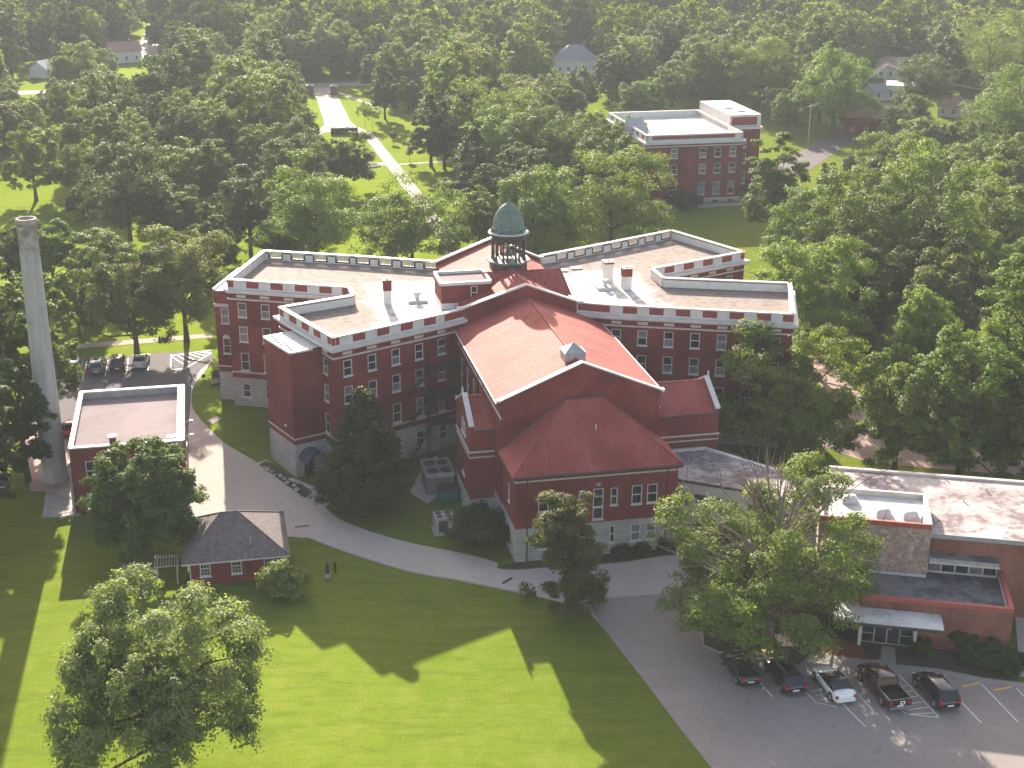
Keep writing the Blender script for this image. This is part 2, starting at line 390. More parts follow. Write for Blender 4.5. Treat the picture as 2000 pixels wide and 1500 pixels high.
def smoke_mat():
    m = NT('stained_chimney_concrete'); p = m.obj(); sp = m.n('ShaderNodeSeparateXYZ'); m.set(sp.inputs[0], p)
    n = m.noise(m.vmath('MULTIPLY', p, (1.5, 1.5, 0.12)), 1.0, 5, 0.65); n2 = m.noise(p, 0.8, 5, 0.6)
    ring = m.math('FRACT', m.math('MULTIPLY', sp.outputs[2], 1 / 1.5))
    c = m.mix(m.ramp(n, 0.35, 0.7), (0.42, 0.41, 0.385), (0.30, 0.295, 0.28))
    c = m.mix(m.ramp(n2, 0.55, 0.75, 0, 0.5), c, (0.22, 0.21, 0.20))
    c = m.mix(m.ramp(ring, 0.0, 0.06, 0.18, 0.0), c, (0.15, 0.15, 0.14))
    top = m.math('MULTIPLY', m.ramp(sp.outputs[2], 26.5, 29.0), m.ramp(n2, 0.42, 0.55))
    c = m.mix(m.math('MULTIPLY', top, 0.75), c, (0.20, 0.165, 0.15))
    m.bsdf(c, 0.85, 0.2, bump=n2, bstr=0.3); return m.mat
M['stack'] = smoke_mat()

# ------------------------------------------------------------------ setting: ground, drives, lots
def sheet(name, pts, mat, z, kind='structure', world=True, curb=None):
    b = MB(); b.poly([(p[0], p[1], z) for p in pts]); 
    o = b.obj(name, mat)
    n = o.data.polygons[0].normal
    if n.z < 0: o.data.flip_normals()
    tag(o, kind=kind); return o
def px(*pts): return [at(x, y) for x, y in pts]
def spline(pts, n=8):
    P = [Vector((p[0], p[1])) for p in pts]; out = []
    for i in range(len(P) - 1):
        p0 = P[max(i - 1, 0)]; p1 = P[i]; p2 = P[i + 1]; p3 = P[min(i + 2, len(P) - 1)]
        for k in range(n):
            t = k / n
            out.append(0.5 * ((2 * p1) + (p2 - p0) * t + (2 * p0 - 5 * p1 + 4 * p2 - p3) * t * t + (3 * p1 - p0 - 3 * p2 + p3) * t ** 3))
    out.append(P[-1]); return out
b = MB(); b.quad((-4500, -1500, 0), (4500, -1500, 0), (4500, 7000, 0), (-4500, 7000, 0))
tag(b.obj('lawn_ground', M['grass']), kind='structure')

# main concrete drive: outer (lawn) edge, then back along the building edge
outer = spline(px((340, 1010), (567, 1049), (600, 1051), (640, 1066), (700, 1087), (800, 1117), (890, 1133), (960, 1147), (1060, 1168), (1130, 1188), (1165, 1212), (1215, 1275), (1270, 1345), (1330, 1425), (1390, 1500), (1470, 1600)), 6)
lot_edge = px((1500, 1640), (1600, 1500), (1420, 1300), (1395, 1205), (1425, 1150))
inner = spline(px((1420, 1150), (1400, 1092), (1330, 1083), (1200, 1100), (1100, 1106), (1012, 1113), (972, 1110), (968, 1098), (900, 1080), (800, 1060), (720, 1037), (660, 1012), (634, 988), (618, 966), (600, 975), (560, 947), (505, 905), (440, 866), (400, 828), (378, 800), (374, 775), (380, 752), (400, 726), (418, 700)), 5)
back = px((418, 700), (413, 688), (398, 700), (375, 740), (352, 745), (366, 860), (372, 960), (340, 1010))
sheet('driveway', outer + [Vector((p.x, p.y)) for p in px((1460, 1560), (1400, 1420), (1320, 1300), (1290, 1200), (1300, 1165))] + inner + back, M['concrete'], 0.02)
sheet('parking_lot', px((1150, 1172), (1290, 1160), (1400, 1150), (1440, 1200), (1500, 1262), (1570, 1290), (1700, 1292), (1830, 1306), (1920, 1324), (2060, 1342), (2250, 1700), (1560, 1760), (1470, 1600), (1390, 1500), (1330, 1425), (1270, 1345), (1215, 1275), (1168, 1214)), M['asphalt'], 0.035)
sheet('rear_parking', px((60, 760), (100, 712), (150, 703), (300, 690), (413, 684), (418, 700), (392, 722), (374, 748), (372, 790), (366, 860), (150, 862), (60, 850)), M['asphalt_dark'], 0.03)
sheet('lawn_path', px((60, 684), (120, 674), (280, 662), (415, 651), (415, 659), (280, 671), (120, 683), (60, 692)), M['walk'], 0.03)
sheet('tower_walk', px((500, 905), (520, 898), (560, 930), (575, 935), (640, 962), (650, 980), (634, 990), (612, 968), (600, 976)), M['concrete'], 0.03)
sheet('rubble_bed', px((506, 908), (520, 900), (574, 934), (610, 962), (597, 973), (560, 948)), M['soil'], 0.045)
sheet('planting_bed', px((975, 1108), (1005, 1098), (1100, 1085), (1325, 1050), (1400, 1040), (1400, 1075), (1330, 1081), (1200, 1097), (1100, 1104), (1012, 1111)), M['soil'], 0.04)
sheet('tree_island', px((1395, 1206), (1371, 1236), (1373, 1262), (1405, 1276), (1490, 1290), (1560, 1300), (1600, 1262), (1590, 1200), (1500, 1180)), M['soil'], 0.14)
cb = MB(); ce = px((1395, 1206), (1371, 1236), (1373, 1262), (1405, 1276), (1490, 1290))
for i in range(4): cb.bar(ce[i], ce[i + 1], 0.2, 0.0, 0.17)
tag(cb.obj('kerb', M['walk']), kind='structure')
kb = MB(); ko = outer[6:48]
for i in range(len(ko) - 1): kb.bar(ko[i], ko[i + 1], 0.16, 0.0, 0.1)
tag(kb.obj('drive_kerb', M['walk']), kind='structure')
sheet('mulch_bed', px((1560, 1262), (1600, 1240), (1680, 1258), (1695, 1290), (1640, 1283)), M['mulch'], 0.06)
sheet('entrance_shade', px((1590, 1200), (1660, 1185), (1690, 1250), (1722, 1262), (1722, 1288), (1640, 1282), (1600, 1262)), M['soil'], 0.05)  # soil-coloured sheet standing in for the dark shade beside the entrance canopy
sheet('sidewalk', px((1560, 1300), (1580, 1268), (1640, 1282), (1700, 1291), (1720, 1288), (1722, 1262), (1748, 1266), (1750, 1300), (1830, 1307), (1920, 1325), (2060, 1343), (2060, 1350), (1920, 1334), (1830, 1318), (1700, 1312), (1620, 1312)), M['walk'], 0.055)
sheet('kerb_ramp', px((1484, 1266), (1504, 1264), (1512, 1276), (1491, 1279)), M['yellow'], 0.15)
sheet('annex_bed', px((1750, 1270), (1790, 1262), (1975, 1285), (1990, 1330), (1920, 1323), (1830, 1305), (1750, 1298)), M['soil'], 0.045)
sheet('annex_walk', px((1982, 1196), (2010, 1200), (2040, 1330), (1992, 1322)), M['concrete'], 0.05)
sheet('stack_slab', px((82, 1012), (90, 960), (150, 955), (158, 1008)), M['conc_grey'], 0.04)
sheet('stack_yard', px((40, 860), (75, 800), (150, 780), (160, 870), (150, 960), (60, 960)), M['brickpath'], 0.025)
for nm, q, m in (('utility_pad', ((239, 1103), (274, 1099), (274, 1119), (240, 1124)), 'concrete'), ('lawn_pad', ((405, 822), (424, 813), (433, 819), (414, 829)), 'concrete'), ('court_pad', ((800, 962), (830, 905), (850, 890), (885, 920), (860, 965), (835, 985)), 'concrete')):
    sheet(nm, px(*q), M[m], 0.05)
# entrance avenue, far side
sheet('entrance_avenue', [Wv(*q) for q in ((-3.8, 330), (2.6, 330), (1.4, 262), (2.2, 255), (5.4, 243), (7.2, 171), (7.6, 60), (4.2, 60), (4.0, 171), (2.4, 243), (0.2, 249), (-7.5, 247), (-11.2, 240), (-14, 172), (-17.2, 172), (-14.2, 242), (-9.0, 250), (-6.2, 260))], M['walk'], 0.03)
sheet('cross_path', [Wv(*q) for q in ((-15, 205), (-7.5, 201), (5, 199.2), (40, 204), (40, 205.2), (5, 200.6), (3, 203.2), (-7.5, 203.6), (-15, 207))], M['walk'], 0.045)
sheet('side_path', [Wv(*q) for q in ((2.6, 318), (4.2, 318), (10, 296), (14, 285), (30, 277), (30, 276), (13, 283.4), (8.6, 294))], M['walk'], 0.04)
sheet('street', [Wv(*q) for q in ((-260, 331), (300, 331), (300, 339), (-260, 339))], M['asphalt'], 0.02)
sheet('village_road', px((262, 112), (308, 112), (310, 55), (292, 40)), M['walk'], 0.06)
sheet('side_street', px((1500, 330), (1610, 270), (1720, 205), (1735, 208), (1660, 280), (1560, 345)), M['asphalt_dark'], 0.03)
sheet('garden_path', px((1562, 700), (1600, 695), (1680, 770), (1720, 850), (1680, 860), (1640, 800)), M['brickpath'], 0.03)
sheet('back_drive', px((1600, 870), (1650, 800), (1720, 850), (2000, 900), (2000, 930), (1700, 905)), M['brickpath'], 0.025)
sheet('hall_walk', px((1280, 414), (1320, 400), (1450, 396), (1450, 401), (1350, 408), (1290, 418)), M['walk'], 0.05)

# painted lines of both lots
mk = MB()
def line(p, q, wd=0.12, z=0.05): mk.bar(p, q, wd, z, z + 0.004)
def uv(u, v): return Wv(u, v)
for a, c in (((1478, 1325), (1508, 1362)), ((1917, 1337), (1989, 1412)), ((1868, 1362), (1917, 1413)), ((1985, 1345), (2060, 1425)),
             ((1755, 1318), (1834, 1402)), ((1770, 1396), (1834, 1402)), ((1700, 1340), (1770, 1396)),
             ((1560, 1290), (1690, 1420)), ((1575, 1355), (1595, 1373)), ((1595, 1373), (1635, 1382)), ((1640, 1320), (1705, 1388)),
             ((1492, 1340), (1489, 1350))):
    line(at(*a), at(*c))
for i in range(6):
    t = 0.25 + 0.13 * i
    a = Vector(at(1755, 1318)).lerp(at(1834, 1402), t); c = Vector(at(1700, 1330)).lerp(at(1770, 1396), min(1, t + 0.12)); line(a, c, 0.1)
for i in range(3):
    line(at(1585 + 8 * i, 1352 + 8 * i), at(1606 + 12 * i, 1346 + 8 * i), 0.1)
for a, c in (((170, 706), (161, 744)), ((211, 703), (205, 735)), ((251, 700), (247, 728)), ((292, 698), (289, 724)), ((334, 693), (333, 722)),
             ((333, 722), (360, 721)), ((360, 721), (413, 690)), ((334, 695), (413, 684))):
    line(at(*a), at(*c), 0.13, 0.045)
for i in range(7):
    t = i / 7; a = Vector(at(336, 697)).lerp(at(413, 685), t); c = Vector(at(336, 720)).lerp(at(413, 691), min(1, t + 0.28))
    line(a, c, 0.11, 0.045)
tag(mk.obj('parking_markings', M['paint']), kind='structure')
def box_thing(name, label, cat, x, y, s, mat, rz=AX, group=None):
    b = MB(); b.box(-s[0] / 2, s[0] / 2, -s[1] / 2, s[1] / 2, 0, s[2]); o = b.obj(name, mat, None, at(x, y, 0.05), rz); return tag(o, label, cat, group)
def wheel_stop(x, y, label, rz):
    b = MB(); L = 0.95
    b.loft([[(sx, -0.09, 0), (sx, -0.05, 0.12), (sx, 0.05, 0.12), (sx, 0.09, 0)] for sx in (-L, -L + 0.05, L - 0.05, L)], 0, False)
    tag(b.obj('wheel_stop', M['yellow'], None, at(x, y, 0.05), rz), label, 'wheel stop', 'yellow wheel stops in the car park')
wheel_stop(1896, 1338, 'yellow kerb stop beside the rightmost dark car', AX + 0.12)
wheel_stop(1958, 1346, 'yellow kerb stop in the empty bay at the right edge', AX + 0.12)
wheel_stop(1662, 1322, 'yellow kerb stop between the white car and the pickup', AX + 0.1)

# ------------------------------------------------------------------ walls with real openings, and windows
def wall_frame(p0, p1):
    a = Vector(p0); b_ = Vector(p1); d = (b_ - a); L = d.length; d.normalize()
    return a, d, Vector((d.y, -d.x)), L
def facade(mbs, p0, p1, zones, holes=(), depth=0.14, push=0.0):
    """wall face from p0 to p1 (outside on the right), split at holes (s0, s1, z0, z1) that get reveals"""
    a, d, n, L = wall_frame(p0, p1); a = a + n * push
    P = lambda s, z, k=0.0: (a.x + d.x * s - n.x * k, a.y + d.y * s - n.y * k, z)
    ss = sorted({0.0, L} | {h[0] for h in holes} | {h[1] for h in holes})
    for (z0, z1, key) in zones:
        zs = sorted({z0, z1} | {z for h in holes for z in h[2:4] if z0 < z < z1})
        for i in range(len(ss) - 1):
            for j in range(len(zs) - 1):
                sm, zm = (ss[i] + ss[i + 1]) / 2, (zs[j] + zs[j + 1]) / 2
                if any(h[0] < sm < h[1] and h[2] < zm < h[3] for h in holes): continue
                mbs[key].quad(P(ss[i], zs[j]), P(ss[i + 1], zs[j]), P(ss[i + 1], zs[j + 1]), P(ss[i], zs[j + 1]))
        for (s0, s1, h0, h1) in holes:
            c0, c1 = max(h0, z0), min(h1, z1)
            if c1 <= c0: continue
            mbs[key].quad(P(s0, c0), P(s0, c1), P(s0, c1, depth), P(s0, c0, depth))
            mbs[key].quad(P(s1, c0), P(s1, c0, depth), P(s1, c1, depth), P(s1, c1))
            if h1 <= z1: mbs[key].quad(P(s0, h1), P(s1, h1), P(s1, h1, depth), P(s0, h1, depth))
            if h0 >= z0: mbs[key].quad(P(s0, h0), P(s0, h0, depth), P(s1, h0, depth), P(s1, h0))
_wc = {}
def window_meshes(w, h, style, var):
    k = (round(w, 2), round(h, 2), style, var)
    if k in _wc: return _wc[k]
    f = MB(); g = MB(); s = MB(); t = 0.10; y0, y1 = 0.015, 0.10
    def bx(x0, x1, z0, z1, y=(y0, y1)): f.box(x0, x1, y[0], y[1], z0, z1)
    bx(-w / 2, -w / 2 + t, 0, h); bx(w / 2 - t, w / 2, 0, h); bx(-w / 2 + t, w / 2 - t, h - t, h); bx(-w / 2 + t, w / 2 - t, 0, t)
    gx = w / 2 - t; zm = h * (0.5 if style != 'door' else 0.74)
    if style in ('sash', 'six', 'door'): bx(-gx, gx, zm - 0.05, zm + 0.05, (y0 + 0.01, y1))
    if style == 'six':
        for sx in (-gx / 3, gx / 3): bx(sx - 0.02, sx + 0.02, t, zm - 0.05, (y0 + 0.02, y1)); bx(sx - 0.02, sx + 0.02, zm + 0.05, h - t, (y0 + 0.02, y1))
        for zz in (h * 0.27, h * 0.75): bx(-gx, gx, zz - 0.02, zz + 0.02, (y0 + 0.025, y1))
    if style == 'door': bx(-gx, gx, h * 0.36, h * 0.42, (y0 + 0.01, y1))
    up, lo = {'d': (0, 0), 'm': (0, 1), 'b': (1, 1), 'u': (1, 0)}[var]
    yg = 0.075
    g.quad((-gx, yg, t), (gx, yg, t), (gx, yg, zm), (-gx, yg, zm), lo); g.quad((-gx, yg, zm), (gx, yg, zm), (gx, yg, h - t), (-gx, yg, h - t), up)
    s.box(-w / 2 - 0.08, w / 2 + 0.08, -0.09, 0.10, -0.14, 0)
    r = []
    for nm, mb, ms in (('window', f, [M['white']]), ('pane', g, [M['glass'], M['blind']]), ('sill', s, [M['white']])):
        o = mb.obj(nm, ms); r.append(o.data); bpy.data.objects.remove(o)
    _wc[k] = r; return r
def put_window(root, p0, p1, s, z, w, h, style='sash', var='m', sill=True, push=0.0, name='window'):
    a, d, n, L = wall_frame(p0, p1); me = window_meshes(w, h, style, var)
    q = a + d * s + n * push
    o = bpy.data.objects.new(name, me[0]); COL.objects.link(o); o.parent = root
    o.location = (q.x, q.y, z); o.rotation_euler = (0, 0, math.atan2(d.y, d.x))
    for nm, k in (('pane', 1), ('sill', 2)):
        if nm == 'sill' and not sill: continue
        c = bpy.data.objects.new(nm, me[k]); COL.objects.link(c); c.parent = o
    return o
rnd = random.Random(5)
def openings(root, p0, p1, items, push=0.0):
    """items (s centre, z, w, h, style, variant) -> holes, with the windows put in"""
    hs = []
    for (s, z, w_, h, st, va) in items:
        hs.append((s - w_ / 2, s + w_ / 2, z, z + h)); put_window(root, p0, p1, s, z, w_, h, st, va, True, push, 'window' if st != 'door' else 'door')
    return hs
def band(mb, pts, z0, z1, out_=0.06, closed=False, m=0):
    """a string course along a run of wall points, outside on the right"""
    n = len(pts); segs = [(i, (i + 1) % n) for i in range(n if closed else n - 1)]
    offs = []
    for i in range(n):
        ns = []
        if closed or i > 0: ns.append(wall_frame(pts[i - 1], pts[i])[2])
        if closed or i < n - 1: ns.append(wall_frame(pts[i], pts[(i + 1) % n])[2])
        if len(ns) == 1: offs.append(ns[0] * out_)
        else:
            mm = (ns[0] + ns[1]); k = out_ / max(0.3, (1 + ns[0].dot(ns[1])) / 1.0); offs.append(mm * k)
    for i, j in segs:
        a, c = Vector(pts[i]), Vector(pts[j]); a2, c2 = a + offs[i], c + offs[j]
        mb.quad((a2.x, a2.y, z0), (c2.x, c2.y, z0), (c2.x, c2.y, z1), (a2.x, a2.y, z1), m)
        mb.quad((a.x, a.y, z1), (a2.x, a2.y, z1), (c2.x, c2.y, z1), (c.x, c.y, z1), m)
        mb.quad((a.x, a.y, z0), (c.x, c.y, z0), (c2.x, c2.y, z0), (a2.x, a2.y, z0), m)
    for e, k in ((0, 0), (n - 1, n - 1)) if not closed else ():
        a = Vector(pts[k]); a2 = a + offs[k]
        mb.quad((a.x, a.y, z0), (a2.x, a2.y, z0), (a2.x, a2.y, z1), (a.x, a.y, z1), m)

# ------------------------------------------------------------------ the college
college = thing('college_building', 'large red brick college with white roof parapets, red tiled chapel and green copper cupola', 'college building', (O_[0], O_[1], 0), AX)
LW = dict(K=(-9.1, 22.9), J=(-11.9, 21.25), A=(-26.2, 14.5), B=(-31.6, 28.0), C=(-22.1, 31.5), D=(-22.3, 35.1), E=(-37.6, 41.8), F=(-32.1, 56.1), H=(-19.6, 50.8), G=(-8.0, 45.2))
RW = dict(K=(5.2, 22.9), J=(9.1, 20.8), A=(30.2, 12.7), B=(35.2, 26.0), C=(19.5, 31.6), D=(19.4, 36.1), E=(34.9, 42.2), F=(28.6, 56.5), H=(16.5, 50.8), G=(5.8, 45.9))
ZR, ZC0, ZC1, ZP = 16.45, 15.95, 16.5, 17.66     # roof, cornice, parapet top
left_run = [LW[k] for k in 'GHFEDCBAJK']          # walked clockwise: reversed below
wall = {'brick': MB(), 'stone': MB()}
trim = MB()
ZONES = [(0, 4.05, 'stone'), (4.05, ZC0, 'brick')]
ROWS = ((12.65, 2.0), (9.2, 2.15), (5.15, 2.5))
def wing_wall(p0, p1, s_list, base=True, rows=ROWS, var=None, sill=True):
    it = []
    for i, s in enumerate(s_list):
        for j, (z, h) in enumerate(rows):
            it.append((s, z, 1.2, h, 'sash', var or rnd.choice('mmmmdubd' if j < 2 else 'mddb')))
        if base: it.append((s, 1.3, 1.15, 1.95, 'sash', 'd'))
    facade(wall, p0, p1, ZONES, openings(college, p0, p1, it))
    a, d, n, L = wall_frame(p0, p1)
    for s in s_list:                                 # small white tablets over the top windows
        if s > L - 0.3: continue
        q = a + d * (s - 0.65); q2 = a + d * min(s + 0.65, L - 0.02)
        trim.bar(q, q2, 0.12, 15.38, 15.74, 0, 0.0)
def parapet(p0, p1, centres, solid=True, inner='white', wd=0.38):
    """parapet wall standing inside the line p0-p1; red panels outside or balustrade openings through it"""
    a, d, n, L = wall_frame(p0, p1); P = lambda s, k: a + d * s - n * k
    par_w, cope, tar = MB(), MB(), MB(); kids = []
    if solid:
        q = [P(0, 0.0), P(L, 0.0), P(L, wd), P(0, wd)]
        par_w.prism([(v.x, v.y) for v in q], ZC1, ZP)
        for (s0, s1) in centres:
            s0, s1 = max(s0, 0.0), min(s1, L)
            q = [P(s0, -0.02), P(s1, -0.02), P(s1, 0.05), P(s0, 0.05)]
            if s1 - s0 < 0.1: continue
            par_red = MB(); par_red.prism([(v.x, v.y) for v in q], 16.74, 17.6); kids.append(('brick_panel', par_red, M['panel']))
        qq = [P(0, wd + 0.0), P(L, wd), P(L, wd + 0.02), P(0, wd + 0.02)]
        tar.prism([(v.x, v.y) for v in qq], ZP - 0.14, ZP - 0.004)
    else:
        hs = [(s0, s1, 16.78, ZP - 0.16) for s0, s1 in centres]
        mb = {'w': par_w}
        facade(mb, p0, p1, [(ZC1, ZP, 'w')], hs, wd)
        b0 = P(L, wd); b1 = P(0, wd)
        facade(mb, (b0.x, b0.y), (b1.x, b1.y), [(ZR, ZP, 'w')], [(L - s1, L - s0, z0, z1) for (s0, s1, z0, z1) in hs], 0.02)
        for (s0, s1, z0, z1) in hs:
            bal = MB()
            for k in range(9):
                s = s0 + (s1 - s0) * (k + 0.5) / 9; c = P(s, wd * 0.55)
                bal.tube((c.x, c.y, z0), (c.x, c.y, z1), 0.075, n=6)
            kids.append(('balusters', bal, M['trim']))
            for (u0, u1, v0, v1) in ((s0 - 0.22, s0, z0 - 0.2, z1), (s1, s1 + 0.22, z0 - 0.2, z1), (s0, s1, z0 - 0.2, z0)):
                q = [P(u0, wd + 0.001), P(u1, wd + 0.001), P(u1, wd + 0.015), P(u0, wd + 0.015)]
                tar.prism([(v.x, v.y) for v in q], v0, v1)
        e = 0.0
        prev = 0.0
        for (s0, s1) in list(centres) + [(L, L)]:
            u0, u1 = prev + (0.22 if prev else 0.0), s0 - (0.22 if s0 < L else 0)
            if u1 > u0:
                q = [P(u0, wd + 0.001), P(u1, wd + 0.001), P(u1, wd + 0.015), P(u0, wd + 0.015)]
                tar.prism([(v.x, v.y) for v in q], ZP - 0.22, ZP - 0.02)
            prev = s1
    q = [P(-0.0, -0.09), P(L, -0.09), P(L, wd + 0.09), P(0, wd + 0.09)]
    cope.prism([(v.x, v.y) for v in q], ZP, ZP + 0.15)
    po = par_w.obj('parapet', M['white'], college); cope.obj('coping', M['white'], po)
    if tar.v: tar.obj('tar_edging', M['tar'], po)
    for nm, k, m_ in kids: k.obj(nm, m_, po)
# ---- left wing (points run anticlockwise: A J K ... G H F E D C B)
A, J, K, G, H, F, E, D, C, B = (LW[k] for k in 'AJKGHFEDCB')
wing_wall(A, J, [1.9 + 3.36 * i for i in range(5)][:5])
facade(wall, J, K, ZONES, ())
wing_wall(B, A, [12.4], base=False)
wing_wall(E, D, [1.9, 5.15, 8.5, 11.8], True, var=None)
facade(wall, D, C, ZONES, ()); facade(wall, C, B, ZONES, ())
facade(wall, G, H, ZONES, ()); facade(wall, H, F, ZONES, ()); facade(wall, F, E, ZONES, ())
pan = lambda s0, L, first=True: ([(-0.01, 0.9)] if first else []) + [(2.72 + 3.36 * i, 4.42 + 3.36 * i) for i in range(int((L - 3.0) / 3.36) + 1) if 4.42 + 3.36 * i < L]
opn = lambda L, o=0.9: [(o + 3.3 * i, o + 1.75 + 3.3 * i) for i in range(int((L - o - 1.9) / 3.3) + 1)]
ln = lambda p, q: (Vector(p) - Vector(q)).length
parapet(A, J, pan(0, ln(A, J)) + [(ln(A, J) - 0.0, ln(A, J))][:0])
parapet(B, A, [(0.2, 1.3), (3.0, 4.9), (6.4, 8.3), (9.6, 11.4), (13.2, 14.6)])
parapet(E, D, pan(0, ln(E, D)) + [(15.9, 16.64)]); parapet(D, C, []); parapet(C, B, [(2.4, 4.2), (5.8, 7.6)])
parapet(F, E, [(2, 3.8), (6.4, 8.2), (11, 12.8)], True); parapet(H, F, opn(ln(H, F)), False); parapet(G, H, opn(ln(G, H)), False)
parapet(J, K, [(-0.01, 3.2)])
corn = MB()
for pts in ([E, D], [C, B, A, J, K], [F, E]):
    band(trim, pts, 15.02, 15.24, 0.09); band(trim, pts, 4.78, 4.98, 0.07)
    band(corn, pts, ZC0, ZC0 + 0.22, 0.30); band(corn, pts, ZC0 + 0.22, ZC1 + 0.02, 0.58)
band(corn, [G, H, F], ZC0, ZC1, 0.5); corn.obj('cornice', M['white'], college); corn = MB()
roofL = [A, J, K, (-9.1, 44.8), G, H, F, E, D, C, B]
# ---- right wing
A, J, K, G, H, F, E, D, C, B = (RW[k] for k in 'AJKGHFEDCB')
facade(wall, K, J, ZONES, ())
wing_wall(J, A, [0.75 + 3.29 * i for i in range(7)])
wing_wall(A, B, [3, 7.2, 11.4]); facade(wall, B, C, ZONES, ()); facade(wall, C, D, ZONES, ())
wing_wall(D, E, [4, 7.4, 10.7, 14.0], False); facade(wall, E, F, ZONES, ()); facade(wall, F, H, ZONES, ()); facade(wall, H, G, ZONES, ())
parapet(J, A, [(1.5 + 3.3 * i, 3.28 + 3.3 * i) for i in range(6)] + [(21.2, 22.5)])
parapet(K, J, [(0.2, 4.3)]); parapet(A, B, [(1.2, 3), (6, 7.8), (11, 12.8)]); parapet(B, C, [(2, 4), (6, 8)]); parapet(C, D, [])
parapet(D, E, [(2.0, 3.7), (5.4, 7.2), (8.9, 10.7), (12.4, 14.2), (15.9, 16.6)]); parapet(E, F, [(5.0, 7.3), (13.0, 14.0)], True)
parapet(F, H, opn(ln(F, H), 0.5), False); parapet(H, G, opn(ln(H, G), 0.6), False)
for pts in ([K, J, A, B, C], [D, E, F]):
    band(trim, pts, 15.02, 15.24, 0.09); band(trim, pts, 4.78, 4.98, 0.07)
    band(corn, pts, ZC0, ZC0 + 0.22, 0.30); band(corn, pts, ZC0 + 0.22, ZC1 + 0.02, 0.58)
band(corn, [F, H, G], ZC0, ZC1, 0.5); corn.obj('cornice', M['white'], college)
roofR = [K, J, A, B, C, D, E, F, H, G, (5.2, 45.5)]
rf = MB()
for poly in (roofL, roofR):
    import mathutils
    tri = mathutils.geometry.tessellate_polygon([[Vector((p[0], p[1], 0)) for p in poly]])
    for t in tri:
        v = [(poly[i][0], poly[i][1], ZR) for i in t]
        nz = (v[1][0] - v[0][0]) * (v[2][1] - v[0][1]) - (v[1][1] - v[0][1]) * (v[2][0] - v[0][0])
        rf.add(v if nz > 0 else v[::-1], [(0, 1, 2)])
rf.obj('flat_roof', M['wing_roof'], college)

# ---- bay on the far left end wall (E-F) with a lower pale roof
E, F = LW['E'], LW['F']
a, d, n, L = wall_frame(F, E)
q = lambda s, k: tuple((a + d * s + n * k))[:2]
e0, e1, e2, e3 = q(3.0, 0), q(3.0, 2.65), q(13.4, 2.65), q(13.4, 0)
facade(wall, e3, e2, [], ()) if False else None
it = [(1.35, 11.0, 1.15, 2.1, 'sash', 'b'), (1.35, 6.7, 1.05, 2.2, 'sash', 'd')]
facade(wall, e2, e3, [(0, 4.05, 'stone'), (4.05, 15.6, 'brick')], openings(college, e2, e3, it))
facade(wall, e1, e2, [(0, 4.05, 'stone'), (4.05, 15.6, 'brick')], ())
facade(wall, e0, e1, [(0, 4.05, 'stone'), (4.05, 15.6, 'brick')], ())
band(trim, [e0, e1, e2, e3], 13.3, 13.75, 0.08); band(trim, [e0, e1, e2, e3], 4.78, 4.98, 0.07)
arch = MB(); aw = Vector(e2) + (Vector(e3) - Vector(e2)).normalized() * 1.35; ph = math.atan2((Vector(e3) - Vector(e2)).y, (Vector(e3) - Vector(e2)).x)
vs = [(-0.525, -0.012, 0), (0.525, -0.012, 0)] + [(0.525 * math.cos(t), -0.012, 0.525 * math.sin(t)) for t in [math.pi * i / 10 for i in range(1, 10)]]
arch.add(vs, [tuple([1] + list(range(2, 11)) + [0])]); arch.obj('arched_window_head', M['trim'], college, (aw.x, aw.y, 8.9), ph)
br = MB(); br.add([(*e0, 15.75), (*e1, 15.6), (*e2, 15.6), (*e3, 15.75)], [(0, 1, 2, 3)]); br.obj('bay_roof', M['metal_roof'], college)
bc = MB(); bc.bar(e0, e1, 0.3, 15.6, 15.85); bc.bar(e1, e2, 0.3, 15.6, 15.85); bc.bar(e2, e3, 0.3, 15.55, 15.62); bc.obj('bay_coping', M['white'], college)

# ---- stair tower on the left wing's end wall (B-A)
B, A = LW['B'], LW['A']
a, d, n, L = wall_frame(B, A)
q = lambda s, k: tuple((a + d * s + n * k))[:2]
t0, t1, t2, t3 = q(4.6, 0), q(4.6, 4.15), q(11.75, 4.15), q(11.75, 0)
tz = [(0, 4.2, 'stone'), (4.2, 15.7, 'brick')]
facade(wall, t0, t1, tz, ()); facade(wall, t1, t2, tz, ()); facade(wall, t2, t3, tz, ())
band(trim, [t0, t1, t2, t3], 4.85, 5.03, 0.07)
tr = MB(); tr.add([(*t0, 15.95), (*t1, 15.78), (*t2, 15.78), (*t3, 15.95)], [(0, 1, 2, 3)])
for k in range(9):
    s = 4.9 + 0.8 * k; c0, c1 = q(s, 0.05), q(s, 3.9); tr.bar(c0, c1, 0.05, 15.8, 15.93)
tr.obj('tower_roof', M['metal_roof'], college)
tc = MB(); tc.bar(t1, t2, 0.35, 15.7, 15.95); tc.bar(q(11.75, 1.3), t2, 0.3, 15.7, 15.94); tc.bar(t0, t1, 0.3, 15.7, 15.94); tc.obj('tower_coping', M['white'], college)
lampm = MB(); c0 = q(9.6, 4.25); lampm.box(c0[0] - 0.14, c0[0] + 0.14, c0[1] - 0.14, c0[1] + 0.14, 6.0, 6.25); lampm.obj('wall_lamp', M['white'], college)
